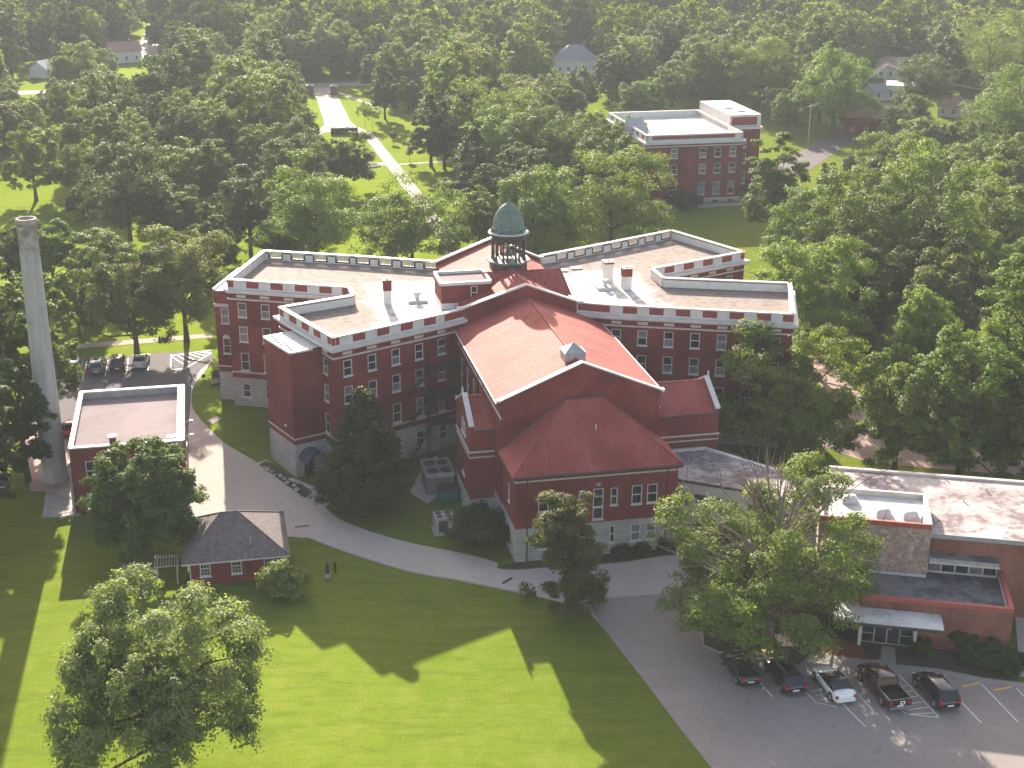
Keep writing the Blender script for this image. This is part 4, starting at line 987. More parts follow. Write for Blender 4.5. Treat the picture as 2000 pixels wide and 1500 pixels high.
cp = MB(); cp.bar((0, 0), (13.75, 0), 0.42, HL - 0.35, HL + 0.05, off=-0.19); cp.bar((13.75, 0), (13.75, 7.85), 0.42, HL - 0.35, HL + 0.054, off=-0.19); cp.bar((0, 6.5), (0, 0), 0.42, HL - 0.6, HL + 0.058, off=-0.19)
cp.obj('red_coping', M['brick_cap'], an)
il = MB(); il.box(13.3, 13.36, 0.25, 7.8, 4.15, HL - 0.36); il.box(0.42, 13.3, 0.42, 0.46, 4.15, HL - 0.36); il.box(6.45, 13.2, 7.8, 7.86, 4.15, 4.3); il.box(0.4, 6.4, 6.52, 6.58, 4.15, 4.4); il.obj('roof_upstand', M['white'], an)
r = MB(); r.quad((0.1, 0.1, 4.15), (13.6, 0.1, 4.15), (13.6, 7.9, 4.15), (0.1, 7.9, 4.15)); r.obj('low_roof', M['dark_roof'], an)
# stone block
P_ = [(-4.2, 6.6), (6.42, 6.6), (6.42, 13.9), (-4.2, 13.9)]
sbk = MB()
facade({'s': sbk}, P_[0], P_[1], [(0, 9.75, 's')], ()); facade({'s': sbk}, P_[1], P_[2], [(0, 9.75, 's')], ()); facade({'s': sbk}, P_[2], P_[3], [(0, 9.75, 's')], ()); facade({'s': sbk}, P_[3], P_[0], [(0, 9.75, 's')], ())
sbk.obj('stone_facing', M['flag'], an)
r = MB(); r.quad((-4.1, 6.7, 9.3), (6.3, 6.7, 9.3), (6.3, 13.8, 9.3), (-4.1, 13.8, 9.3)); r.obj('block_roof', M['white_roof'], an)
cp = MB(); cp.bar(P_[0], P_[1], 0.3, 9.3, 9.8, off=-0.12); cp.obj('block_fascia', M['rust'], an)
cp = MB(); cp.bar(P_[1], P_[2], 0.4, 9.31, 9.86, off=-0.17); cp.bar(P_[2], P_[3], 0.35, 9.31, 9.865, off=-0.15); cp.bar(P_[3], P_[0], 0.4, 9.31, 9.855, off=-0.17); cp.obj('block_coping', M['trim'], an)
for (x, y) in ((-1.2, 11.6), (2.0, 9.0), (4.6, 9.0)):
    d_ = MB(); d_.box(x - 0.75, x + 0.75, y - 0.65, y + 0.65, 9.3, 9.55); o = d_.obj('roof_light', M['white'], an)
    d_ = MB(); rings = []
    for (k, z) in ((1.0, 9.55), (0.9, 9.85), (0.6, 10.05), (0.15, 10.12)): rings.append([(x - .7 * k, y - .6 * k, z), (x + .7 * k, y - .6 * k, z), (x + .7 * k, y + .6 * k, z), (x - .7 * k, y + .6 * k, z)])
    d_.loft(rings, 0, True); d_.obj('dome', M['white'], o)
p = MB(); p.tube((5.6, 8.1, 9.3), (5.6, 8.1, 9.95), 0.08, n=6); p.obj('vent_pipe', M['rust'], an)
# main roof
r = MB(); r.box(-3.0, 40.3, 7.65, 21.9, 8.25, 8.42); r.obj('main_roof', M['patch_roof'], an)
r = MB(); r.bar((-3, 22.0), (40, 22.0), 0.5, 8.3, 8.65); r.obj('roof_edge', M['trim'], an)
r = MB(); r.bar((6.45, 7.58), (40.3, 7.58), 0.12, 8.0, 8.46); r.obj('fascia', M['grey'], an)
for (x, y) in ((10.4, 16), (17, 14.3), (13, 19)):
    p = MB(); p.tube((x, y, 8.4), (x, y, 8.85), 0.1, n=8); p.obj('vent_pipe', M['white'], an)
# upper canopy and strip of windows behind it
r = MB(); r.box(6.6, 12.95, 6.35, 7.88, 6.15, 6.35); o = r.obj('upper_canopy', M['dark_roof'], an)
r = MB(); r.box(6.5, 13.0, 6.22, 6.35, 6.1, 6.42); r.box(6.5, 6.6, 6.35, 7.88, 6.1, 6.42); r.obj('canopy_fascia', M['grey'], o)
r = MB(); r.box(6.5, 13.1, 6.16, 6.215, 5.9, 6.1); r.obj('canopy_soffit_trim', M['trim'], o)
for i in range(5):
    x0, x1 = 6.55 + 1.32 * i, 6.55 + 1.32 * (i + 1)
    f = MB(); 
    for (a_, b_, c_, d_) in ((x0, x0 + 0.08, 4.25, 5.8), (x1 - 0.08, x1, 4.25, 5.8), (x0 + 0.08, x1 - 0.08, 4.25, 4.33), (x0 + 0.08, x1 - 0.08, 5.72, 5.8)): f.box(a_, b_, 7.85, 7.98, c_, d_)
    o = f.obj('strip_window', M['trim'], an); g = MB(); g.quad((x0 + .08, 7.94, 4.33), (x1 - .08, 7.94, 4.33), (x1 - .08, 7.94, 5.72), (x0 + .08, 7.94, 5.72)); g.obj('pane', M['glass'] if i in (1, 2, 4) else M['blind'], o)
# entrance canopy: L-shaped slab with posts, glazed doors
r = MB(); r.prism([(-2.5, -3.05), (7.35, -3.05), (7.35, -0.03), (-0.03, -0.03), (-0.03, 6.58), (-2.5, 6.58)], 3.6, 3.78); o = r.obj('entrance_canopy', M['white_roof'], an)
r = MB(); r.bar((-2.55, -3.1), (7.4, -3.1), 0.1, 3.45, 3.74); r.bar((7.4, -3.1), (7.4, -0.05), 0.1, 3.45, 3.743); r.bar((-2.55, 6.5), (-2.55, -3.1), 0.1, 3.45, 3.746); r.obj('canopy_fascia', M['gutter'], o)
for x in (0.1, 5.15):
    p = MB(); p.box(x - 0.14, x + 0.14, -0.75, -0.45, 0, 3.6); p.obj('canopy_post', M['white'], o)
for i in range(4):
    x0, x1 = 0.28 + 1.18 * i, 0.28 + 1.18 * (i + 1); f = MB()
    for (a_, b_, c_, d_) in ((x0, x0 + 0.07, 0, 2.9), (x1 - 0.07, x1, 0, 2.9), (x0 + .07, x1 - .07, 0, 0.12), (x0 + .07, x1 - .07, 2.8, 2.9)): f.box(a_, b_, 0.05, 0.16, c_, d_)
    if i in (0, 3): f.box(x0 + .07, x1 - .07, 0.06, 0.15, 1.0, 1.08)
    o = f.obj('glass_door' if i in (1, 2) else 'side_light', M['grey'], an)
    g = MB(); g.quad((x0 + .07, 0.12, .12), (x1 - .07, 0.12, .12), (x1 - .07, 0.12, 2.8), (x0 + .07, 0.12, 2.8)); g.obj('pane', M['glass'], o)
    if i in (1, 2):
        nn = MB(); 
        for (xx, zz, ww, hh) in (((x0 + 0.5, 2.15, 0.22, 0.16),) if i == 1 else ((x0 + 0.28, 1.85, 0.36, 0.3), (x0 + 0.16, 1.55, 0.22, 0.16))): nn.box(xx, xx + ww, 0.09, 0.10, zz, zz + hh)
        nn.obj('paper_notice', M['white'], o)
# covered link from the chapel apse to the annex
lk = thing('connecting_corridor', 'pale flat roofed corridor linking the chapel apse to the annex', 'corridor', (O_[0], O_[1], 0), AX)
Lp = [(8.6, -8.6), (14.9, -12.9), (21.0, -20.3), (23.5, -13.4), (14.3, -1.15), (8.6, -1.15)]
mb = {'c': MB()}
for i in (0, 1, 3):
    p0, p1 = Lp[i], Lp[(i + 1) % 6]; L = ln(p0, p1)
    it = [(0.9 + 1.75 * k, 4.3, 1.45, 1.25, 'one', 'd') for k in range(int((L - 0.6) / 1.75))] if i < 2 else ()
    facade(mb, p0, p1, [(0, 6.7, 'c')], openings(lk, p0, p1, it))
mb['c'].obj('rendered_wall', M['trim'], lk)
r = MB(); r.prism(Lp, 6.75, 6.92); r.obj('flat_roof', M['patch_roof'], lk)
f = MB(); f.bar(Lp[0], Lp[1], 0.12, 6.6, 6.9, off=0.06); f.bar(Lp[1], Lp[2], 0.12, 6.6, 6.903, off=0.06); f.obj('fascia', M['gutter'], lk)
f = MB(); f.bar(Lp[3], Lp[4], 0.5, 6.9, 7.15, off=-0.2); f.bar(Lp[4], Lp[5], 0.5, 6.9, 7.153, off=-0.2); f.obj('roof_edge', M['white'], lk)

# ------------------------------------------------------------------ far hall
fh = thing('residence_hall', 'four storey red brick hall with white roof standing far behind the right wing', 'hall', Wv(52.6, 147.0), AX)
Wd, Dp, HT = 21.8, 30.0, 15.05
P_ = [(0, 0), (Wd, 0), (Wd, Dp), (0, Dp)]
rows = ((9.9, 2.1, 1.5), (6.4, 2.1, 1.5), (1.75, 2.8, 1.5)); it = []
for j, (z, h, w2) in enumerate(rows):
    for i, s in enumerate((12.8, 16.2, 19.6)): it.append((s, z, w2, h, 'sash', ('mdb', 'bdm', 'bbu')[j][i]))
    if j < 2: it.append((6.4, z, w2, h, 'sash', 'bd'[j]))
it.append((6.3, 0.4, 1.9, 3.6, 'door', 'd'))
for s in (12.8, 16.2, 19.6): it.append((s, -0.1, 1.6, 0.7, 'one', 'd'))
sid = [(3 + 3.4 * k, z, 1.4, h, 'sash', rnd.choice('mdb')) for k in range(8) for (z, h, _) in rows]
mb = simple_walls(fh, P_, [(-1.2, 0.9, 's'), (0.9, 13.3, 'b')], {0: it, 3: sid})
mb['b'].obj('brick_wall', M['brick'], fh); mb['s'].obj('stone_base', M['stone'], fh)
r = MB(); r.quad((0, 0, 13.6), (Wd, 0, 13.6), (Wd, Dp, 13.6), (0, Dp, 13.6)); r.obj('flat_roof', M['white_roof'], fh)
par = MB()
for i in range(4): par.bar(P_[i], P_[(i + 1) % 4], 0.4, 13.3 + .002 * i, HT + 0.003 * i, off=-0.2)
par.obj('parapet', M['white'], fh)
for (a_, b_) in ((1.3, 19.9),):
    p = MB(); p.box(a_, b_, -0.03, 0.03, 14.0, 14.75); p.obj('brick_panel', M['panel'], fh)
for k in range(7):
    p = MB(); p.box(-0.03, 0.03, 1.5 + 4 * k, 3.4 + 4 * k, 13.95, 14.7); p.obj('brick_panel', M['panel'], fh)
c = MB(); band(c, P_, 13.0, 13.5, 0.5, True); c.obj('cornice', M['white'], fh)
c = MB(); band(c, P_, 12.35, 12.6, 0.1, True); band(c, P_, 0.7, 0.95, 0.1, True); c.obj('string_course', M['trim'], fh)
g = MB(); g.add([(-0.6, 9.0, 13.5), (-0.6, 17.0, 13.5), (-0.6, 13.0, 16.6), (3.2, 9.0, 13.5), (3.2, 17.0, 13.5), (3.2, 13.0, 16.6)], [(0, 2, 1), (3, 4, 5), (0, 3, 5, 2), (1, 2, 5, 4)]); g.obj('pediment', M['grey'], fh)
g = MB(); g.tube((0, 13, 16.5), (0, 13, 18.0), 0.08, 0.02, n=5); g.obj('finial', M['iron'], fh)
w2 = MB(); w2.box(8.2, 20.5, 14, 21, 13.605, 13.62); w2.obj('sunken_roof', M['trim'], fh)
tb = {'b': MB()}
T_ = [(Wd, 9.0), (Wd + 7.4, 9.0), (Wd + 7.4, 29.0), (Wd, 29.0)]
for i in range(4): facade(tb, T_[i], T_[(i + 1) % 4], [(-1.2, 14.6, 'b')], openings(fh, T_[i], T_[(i + 1) % 4], [(3.7, z, 1.4, h, 'sash', 'm') for (z, h, _) in rows]) if i == 0 else ())
tb['b'].obj('tower_wall', M['brick'], fh)
p = MB(); p.box(Wd, Wd + 7.4, 9, 29, 14.6, 17.2); p.obj('tower_block', M['white'], fh)
p = MB(); p.box(Wd + 0.5, Wd + 6.5, 8.96, 9.02, 14.9, 16.7); p.obj('brick_panel', M['panel'], fh)
c = MB(); band(c, T_, 14.0, 14.5, 0.4, True); c.obj('cornice', M['white'], fh)
for (x, y) in ((Wd + 3, 18), (Wd + 4.4, 13.5)):
    p = MB(); p.tube((x, y, 17.2), (x, y, 17.5), 0.9, n=12); p.obj('roof_vent', M['trim'], fh)
p = MB(); p.box(5.3, 7.4, -1.6, 0, 0.0, 0.4); p.obj('door_step', M['conc_grey'], fh)

# ------------------------------------------------------------------ houses of the town
def house(name, label, cat, x, y, w_, d_, h, rh, wallm, roofm, rz, hip=False, chim=True):
    base = at(x, y); t = thing(name, label, cat, base, rz, 'houses glimpsed between the trees')
    P_ = [(-w_ / 2, -d_ / 2), (w_ / 2, -d_ / 2), (w_ / 2, d_ / 2), (-w_ / 2, d_ / 2)]
    n = max(2, int(w_ / 3)); it = [(w_ * (i + 0.5) / n, 1.0 + 2.8 * j, 1.0, 1.4, 'sash', 'd') for i in range(n) for j in range(max(1, int(h / 2.8)))]
    mb = {'w': MB()}
    for i in range(4): facade(mb, P_[i], P_[(i + 1) % 4], [(0, h, 'w')], openings(t, P_[i], P_[(i + 1) % 4], it) if i == 0 else ())
    W_ = mb['w']; e = 0.5; a, b_ = w_ / 2 + e, d_ / 2 + e
    r = MB()
    if hip: r.add([(-a, -b_, h), (a, -b_, h), (a, b_, h), (-a, b_, h), (-a + b_, 0, h + rh), (a - b_, 0, h + rh)], [(0, 1, 5, 4), (1, 2, 5), (2, 3, 4, 5), (3, 0, 4)])
    else:
        r.add([(-a, -b_, h - 0.1), (a, -b_, h - 0.1), (a, b_, h - 0.1), (-a, b_, h - 0.1), (-a, 0, h + rh), (a, 0, h + rh)], [(0, 1, 5, 4), (2, 3, 4, 5)])
        for s in (-1, 1): W_.add([(s * w_ / 2, -d_ / 2, h), (s * w_ / 2, d_ / 2, h), (s * w_ / 2, 0, h + rh - 0.15)], [(0, 1, 2) if s > 0 else (2, 1, 0)])
    W_.obj('wall', wallm, t); o = r.obj('roof', roofm, t)
    if chim:
        c = MB(); c.box(w_ * 0.2, w_ * 0.2 + 0.7, -0.4, 0.4, h, h + rh + 0.7); c.obj('chimney', M['brick'], o)
    return t
wc, wg = plain('cream_siding', (0.55, 0.52, 0.47), 0.7), plain('white_siding', (0.68, 0.67, 0.65), 0.7)
rg, rr, rb = plain('grey_shingles', (0.20, 0.20, 0.21), 0.8), plain('brown_red_shingles', (0.30, 0.16, 0.12), 0.8), plain('tan_shingles', (0.36, 0.26, 0.19), 0.8)
house('town_house', 'large pale house with grey hipped roof among trees above the cupola', 'house', 1122, 140, 15, 11, 5.0, 4.4, wc, rg, 0.12, True)
house('white_house', 'small white gabled house poking out of the woods at far left', 'house', 85, 150, 5.5, 6.5, 3.0, 2.6, wg, wg, 1.25, False, False)
house('bungalow', 'house with brown red roof beside the pale village road', 'house', 242, 120, 11, 9, 4.2, 3.0, wg, rr, 0.5)
house('edge_house', 'pale house cut by the left edge of the picture', 'house', -6, 134, 10, 8, 4.5, 2.5, wg, rg, 0.2)
house('tan_house', 'house with tan shingled roof behind the white garage', 'house', 1732, 150, 13, 10, 4.0, 3.0, wc, rb, -0.35)
house('white_garage', 'white flat fronted garage in the trees at upper right', 'garage', 1757, 192, 8, 8, 4.6, 0.9, wg, wg, -0.25, False, False)
house('grey_shed', 'grey roofed shed left of the white garage', 'shed', 1716, 193, 8, 7, 2.6, 2.2, wc, rg, 0.3, False, False)
house('brick_house', 'red brick house with a porch half hidden beside the side street', 'house', 1690, 258, 11, 9, 4.6, 3.4, M['brick'], rr, -0.2)
house('lane_house', 'low house with rust coloured roof far right behind a tree', 'house', 1862, 225, 9, 8, 3.2, 2.6, wc, rr, -0.3)

# ------------------------------------------------------------------ vehicles (length along +y, front at +y, wheels on z = 0)
def superring(hw, zb, zt, y, crown=0.0):
    return [(-hw * 0.86, y, zb), (-hw, y, zb + 0.12), (-hw, y, zb + (zt - zb) * 0.55), (-hw * 0.965, y, zt - 0.06), (-hw * 0.86, y, zt),
            (-hw * 0.45, y, zt + crown * 0.8), (0, y, zt + crown), (hw * 0.45, y, zt + crown * 0.8),
            (hw * 0.86, y, zt), (hw * 0.965, y, zt - 0.06), (hw, y, zb + (zt - zb) * 0.55), (hw, y, zb + 0.12), (hw * 0.86, y, zb)]
def make_vehicle(kind, paint, label, group=None, roof_mat=None):
    t = thing({'pickup': 'pickup_truck', 'suv': 'parked_car', 'sedan': 'parked_car'}[kind], label, {'pickup': 'pickup truck'}.get(kind, 'car'), (0, 0, 0), 0, group)
    spec = {'sedan': dict(L=4.75, hw=0.92, belt=0.93, roof=1.45, rear0=0.62, rear1=1.55, f0=3.42, f1=2.45, nose=0.72, tail=1.0, wr=0.33),
            'suv': dict(L=4.75, hw=0.94, belt=1.05, roof=1.70, rear0=0.12, rear1=0.62, f0=3.55, f1=2.75, nose=0.86, tail=1.05, wr=0.36),
            'pickup': dict(L=5.8, hw=0.97, belt=1.12, roof=1.85, rear0=2.05, rear1=2.25, f0=4.5, f1=3.75, nose=0.98, tail=1.1, wr=0.39)}[kind]
    L, hw, belt, roof = spec['L'], spec['hw'], spec['belt'], spec['roof']; zb = 0.24; off = -L / 2
    b = MB()
    if kind == 'pickup': ys = [(1.95, .97, belt), (2.1, 1, belt), (4.4, 1, belt), (4.7, 1, belt - .04), (5.4, .98, spec['nose'] + .04), (5.7, .93, spec['nose'] - .08), (5.8, .86, spec['nose'] - .25)]
    else: ys = [(0, .84, spec['tail'] - .3), (0.07, .93, spec['tail'] - .1), (0.3, .98, spec['tail']), (0.8, 1, belt), (L - 1.4, 1, belt), (L - 1.1, 1, belt - .03), (L - 0.45, .97, spec['nose']), (L - 0.12, .90, spec['nose'] - .12), (L, .80, spec['nose'] - .28)]
    b.loft([superring(hw * k, zb + (0.05 if i in (0, len(ys) - 1) else 0), z, y + off, 0.05) for i, (y, k, z) in enumerate(ys)], 0, True)
    b.obj('body', paint, t)
    # greenhouse
    g = MB(); rr = roof - 0.05; wt = hw * 0.74; wb = hw * 0.93
    st_ = [(spec['rear0'], wb * 0.95, belt - .02, belt + .0), (spec['rear1'], wb, belt - .02, rr - .03), ((spec['rear1'] + spec['f1']) / 2, wb, belt - .02, rr), (spec['f1'], wb, belt - .02, rr - .02), (spec['f0'], wb * 0.95, belt - .03, belt + .0)]
    rings = []
    for (y, w0, z0, z1) in st_:
        f = (z1 - z0) / max(0.01, rr - belt); w1 = w0 + (wt - w0) * min(1, f)
        rings.append([(-w0, y + off, z0), (-w1, y + off, z1 - 0.03 * f), (-w1 * 0.85, y + off, z1), (w1 * 0.85, y + off, z1), (w1, y + off, z1 - 0.03 * f), (w0, y + off, z0)])
    g.loft(rings, 0, False); g.obj('window_glass', M['carglass'], t)
    r = MB(); rings = []
    for (y, k, z) in ((spec['rear1'] - 0.14, 0.92, rr - .03), (spec['rear1'] + 0.1, 1.0, rr + .03), ((spec['rear1'] + spec['f1']) / 2, 1.02, rr + .055), (spec['f1'] - 0.05, 1.0, rr + .025), (spec['f1'] + 0.12, 0.93, rr - .06)):
        w1 = wt * k * 1.02; rings.append([(-w1, y + off, z - .06), (-w1 * .9, y + off, z), (0, y + off, z + .02), (w1 * .9, y + off, z), (w1, y + off, z - .06)])
    r.loft(rings, 0, True)
    for s in (-1, 1):
        for (y0, y1, ww) in ((spec['rear0'] + .03, spec['rear1'], .10), ((spec['rear1'] + spec['f1']) / 2 + .1, (spec['rear1'] + spec['f1']) / 2 + .1, .07), (spec['f0'] - .03, spec['f1'], .07)):
            r.tube((s * wb * 0.965, y0 + off, belt), (s * wt * 1.0, y1 + off, rr - .02), ww * .55, n=6)
    r.obj('roof', roof_mat or paint, t)
    if kind in ('suv',):
        m_ = MB()
        for s in (-1, 1): m_.tube((s * wt * .85, spec['rear1'] + .15 + off, rr + .09), (s * wt * .85, spec['f1'] - .15 + off, rr + .08), .022, n=5)
        m_.obj('roof_rail', M['grey'], t)
        m_ = MB(); m_.box(-wt * .5, wt * .5, 1.4 + off, 2.1 + off, rr + .07, rr + .085); m_.obj('sunroof', M['carglass'], t)
    if kind == 'pickup':
        bed = MB()
        for s in (-1, 1): bed.loft([[(s * hw * .84, y + off, .55), (s * hw * .98, y + off, .5), (s * hw * .98, y + off, belt - .02), (s * hw * .84, y + off, belt)] for y in (0.08, 2.0)], 0, False)
        bed.box(-hw * .84, hw * .84, 0.08 + off, 2.0 + off, .5, .62); bed.box(-hw * .97, hw * .97, 0.0 + off, 0.1 + off, .42, belt - .02); bed.box(-hw * .9, hw * .9, 1.93 + off, 2.0 + off, .5, belt)
        bed.obj('bed', paint, t)
        ln_ = MB(); ln_.box(-hw * .83, hw * .83, 0.11 + off, 1.92 + off, .621, .63); ln_.obj('bed_liner', M['rubber'], t)
        rl = MB()
        for s in (-1, 1): rl.tube((s * hw * .91, .1 + off, belt + .02), (s * hw * .91, 1.95 + off, belt + .02), .03, n=6)
        rl.tube((-hw * .91, .06 + off, belt + .01), (hw * .91, .06 + off, belt + .01), .025, n=6); rl.obj('bed_rail', M['alloy'], t)
        tb_ = MB(); tb_.box(-.02, .38, -.012 + off, 0.0 + off, .68, .98); o = tb_.obj('tailgate_plate', M['p_white'], t)
        tb_ = MB(); tb_.box(.06, .30, -.018 + off, -.013 + off, .76, .90); tb_.obj('badge', M['p_maroon'], o)
        bp = MB(); bp.box(-hw * .9, hw * .9, -.14 + off, 0.02 + off, .38, .55); bp.obj('rear_bumper', M['alloy'], t)
    rear_z = (0.62, 0.86) if kind == 'sedan' else (0.72, 1.02)
    for s in (-1, 1):
        l = MB(); l.box(s * hw * .80 - .12, s * hw * .80 + .10, -.02 + off, .14 + off, *rear_z); l.obj('taillight', M['tail'], t)
        l = MB(); l.box(s * hw * .66 - .17, s * hw * .66 + .15, L - .34 + off, L - .07 + off, spec['nose'] - .26, spec['nose'] - .08); l.obj('headlight', M['lamp'], t)
        m_ = MB(); m_.box(s * (hw + .10) - .09, s * (hw + .10) + .09, spec['f0'] - .42 + off, spec['f0'] - .3 + off, belt - .02, belt + .14); m_.obj('mirror', paint, t)
    p_ = MB(); p_.box(-.26, .26, -.03 + off, .02 + off, .52, .64); p_.obj('number_plate', M['p_white'], t)
    if kind != 'pickup':
        p_ = MB(); p_.box(-hw * .82, hw * .82, -.05 + off, .12 + off, .30, .46); p_.obj('rear_bumper', M['gutter'] if kind == 'suv' else paint, t)
    wy = (0.85, L - 0.9) if kind != 'pickup' else (1.15, 4.75)
    for y in wy:
        for s in (-1, 1):
            w_ = MB(); R0 = spec['wr']; w_.tube((s * (hw - .19), y + off, R0), (s * (hw + .02), y + off, R0), R0, n=18); o = w_.obj('wheel', M['rubber'], t)
            q_ = MB(); q_.tube((s * (hw + .015), y + off, R0), (s * (hw + .03), y + off, R0), R0 * .66, n=14); q_.obj('rim', M['alloy'], o)
            q_ = MB(); q_.tube((s * (hw - .02), y + off, R0 + .02), (s * (hw + .006), y + off, R0 + .02), R0 + .07, n=18); q_.obj('wheel_arch', M['gutter'], o)
    return t
def park(o, fl, rl, rz=None, z=0.06, side=1):
    """put a vehicle by its left front and left rear wheel on the photo's ground"""
    a, b_ = at(*fl), at(*rl); c = (a + b_) / 2; h = AX if rz is None else rz
    c = c + Vector((math.cos(h), math.sin(h), 0)) * 0.92 * side
    o.location = (c.x, c.y, z); o.rotation_euler = (0, 0, h); o.scale = (1.14, 1.16, 1.12); return o
CG = 'cars parked in front of the annex'
park(make_vehicle('sedan', M['p_black'], 'black saloon leftmost in the front row, nose to the tree island', CG), (1411, 1296), (1440, 1338), AX + .02)
park(make_vehicle('suv', M['p_black'], 'black people carrier with bright red tail light left of the white car', CG), (1492, 1310), (1533, 1356), AX)
park(make_vehicle('sedan', M['p_white'], 'white car with dark glass roof in the front row', CG, M['carglass']), (1588, 1323), (1627, 1374), AX + .01)
park(make_vehicle('pickup', M['p_maroon'], 'dark maroon pickup truck with open bed beside the hatched bay', CG), (1679, 1326), (1729, 1384), AX + .02)
park(make_vehicle('suv', M['p_black'], 'black estate with pale sunroof rightmost in the front row', CG), (1788, 1340), (1826, 1384), AX + .01)
park(make_vehicle('suv', M['p_black'], 'dark vehicle mostly hidden under the big tree on the island', None), (1404, 1196), (1418, 1222), AX + .1)
RG = 'cars parked behind the boiler house'
def park_c(o, x, y, rz): o.location = at(x, y, 0.05); o.rotation_euler = (0, 0, rz); o.scale = (1.12, 1.12, 1.1); return o
park_c(make_vehicle('suv', M['p_silver'], 'silver car farthest left behind the boiler house', RG), 147, 722, AX)
park_c(make_vehicle('suv', M['p_grey'], 'dark grey car with pale roof second from left behind the boiler house', RG, M['p_silver']), 190, 722, AX)
park_c(make_vehicle('suv', M['p_black'], 'black car with glossy roof in the middle of the rear parking row', RG), 231, 716, AX)
park_c(make_vehicle('sedan', M['p_silver'], 'silver grey saloon rightmost in the rear parking row', RG), 276, 711, AX - .1)
park_c(make_vehicle('sedan', M['p_grey'], 'dark car cut by the left picture edge below the trees', None), -2, 945, AX + .3)
park_c(make_vehicle('suv', M['p_red'], 'red car on the brick yard between smokestack and boiler house', None), 138, 850, AX + 1.5)
park_c(make_vehicle('sedan', M['p_red'], 'small red car parked by the white garage', None), 1757, 190, 1.2)

# ------------------------------------------------------------------ small things in the grounds
t = thing('condenser_unit', 'grey air conditioning condenser with four roof fans on the lawn by the chapel', 'condenser', Wv(-16.15, -2.3), AX)
b = MB(); b.box(-1.05, 1.05, -1.0, 1.0, 0.12, 2.0); b.obj('casing', M['grey'], t)
b = MB(); b.box(-1.25, 1.25, -1.2, 1.2, 0, 0.12); b.obj('plinth', M['conc_grey'], t)
for (x, y) in ((-.5, -.45), (.5, -.45), (-.5, .5), (.5, .5)):
    b = MB(); b.tube((x, y, 2.0), (x, y, 2.04), 0.4, n=14); b.obj('fan', M['iron'], t)
b = MB(); b.box(-.7, .3, -1.012, -1.0, 0.3, 1.7); b.obj('louvre', M['gutter'], t)
b = MB(); b.box(.5, .75, -1.02, -1.0, 0.9, 1.3); b.obj('label_plate', M['white'], t)
t = thing('cooling_tower', 'large grey cooling unit with dark top in the shaded corner by the chapel', 'cooling unit', Wv(-14.9, 9.6), AX)
b = MB(); b.box(-1.6, 1.6, -2.2, 2.2, 0.0, 2.6); b.obj('casing', M['cool'], t)
b = MB()
for (x, y) in ((-.75, -1.2), (.75, -1.2), (-.75, 1.1), (.75, 1.1)): b.tube((x, y, 2.6), (x, y, 2.75), 0.62, n=14)
b.obj('fan_guards', M['iron'], t)
b = MB(); b.box(-1.7, 1.7, -2.3, -2.2, 2.2, 2.7); b.box(-1.7, 1.7, 2.2, 2.3, 2.2, 2.7); b.box(-1.7, -1.6, -2.2, 2.2, 2.2, 2.7); b.box(1.6, 1.7, -2.2, 2.2, 2.2, 2.7); b.obj('rim', M['conc_grey'], t)
t = thing('dumpster', 'teal steel waste skip in front of the grey cooling unit', 'dumpster', Wv(-14.3, 5.6), AX)
b = MB(); b.loft([[(-1.1, -.8, .1), (1.1, -.8, .1), (1.1, .8, .1), (-1.1, .8, .1)], [(-1.2, -.95, 1.6), (1.2, -.95, 1.6), (1.2, .95, 1.6), (-1.2, .95, 1.6)]], 0, False); b.obj('bin', M['teal'], t)
b = MB(); b.box(-1.22, 1.22, -.97, .97, 1.6, 1.68); b.obj('lid', M['iron'], t)
b = MB()
for x in (-1.15, 1.15): b.box(x - .06, x + .06, -.5, .5, .9, 1.1)
b.obj('lifting_pocket', M['teal'], t)
t = thing('iron_railing', 'black iron railing around the basement door by the blue awning', 'railing', Wv(-29.0, 12.6), AX)
b = MB(); c = [(-2.0, -2.6), (-0.2, -3.3), (1.0, 0.2), (2.2, 2.4)]
for i in range(3):
    a, d = Vector(c[i]), Vector(c[i + 1])
    for hh in (0.15, 1.05): b.tube((*a, hh), (*d, hh), 0.03, n=4)
    for k in range(11): p = a.lerp(d, k / 10); b.tube((*p, 0), (*p, 1.1), 0.018, n=4)
b.obj('railing', M['iron'], t)
b = MB()
for p in c: b.tube((*p, 0), (*p, 1.3), 0.05, n=6)
b.obj('posts', M['iron'], t)
rk = random.Random(3)
for k, (x, y) in enumerate(((517, 914), (523, 919), (531, 922), (536, 929), (548, 931), (556, 936), (561, 944), (566, 937), (571, 939), (577, 941), (583, 944), (575, 950), (580, 958))):
    b = MB(); rings = []; r0 = rk.uniform(0.18, 0.36)
    for (kk, z) in ((0.9, 0), (1.0, 0.12), (0.8, 0.25), (0.4, 0.34)): rings.append([(r0 * kk * rk.uniform(.8, 1.2) * math.cos(a), r0 * kk * rk.uniform(.8, 1.2) * math.sin(a), z * r0 * 3) for a in [2 * math.pi * i / 7 for i in range(7)]])
    b.loft(rings, 0, False); tag(b.obj('rock', M['rock'], None, at(x, y, 0.05), rk.uniform(0, 6)), 'pale rock lying in the narrow bed along the stair tower', 'rock', 'pale rocks in the bed along the stair tower')
t = thing('lawn_statue', 'small dark statue on a plinth on the shaded lawn right of the cottage', 'statue', at(640, 1128), 0)
b = MB(); b.box(-.28, .28, -.28, .28, 0, .5); b.obj('plinth', M['conc_grey'], t)
b = MB(); b.lathe([(.22, .5), (.25, .7), (.17, 1.1), (.21, 1.35), (.12, 1.5), (.07, 1.53), (.12, 1.62), (.12, 1.75), (.0, 1.84)], (0, 0), 10); b.obj('figure', M['copper_dark'], t)
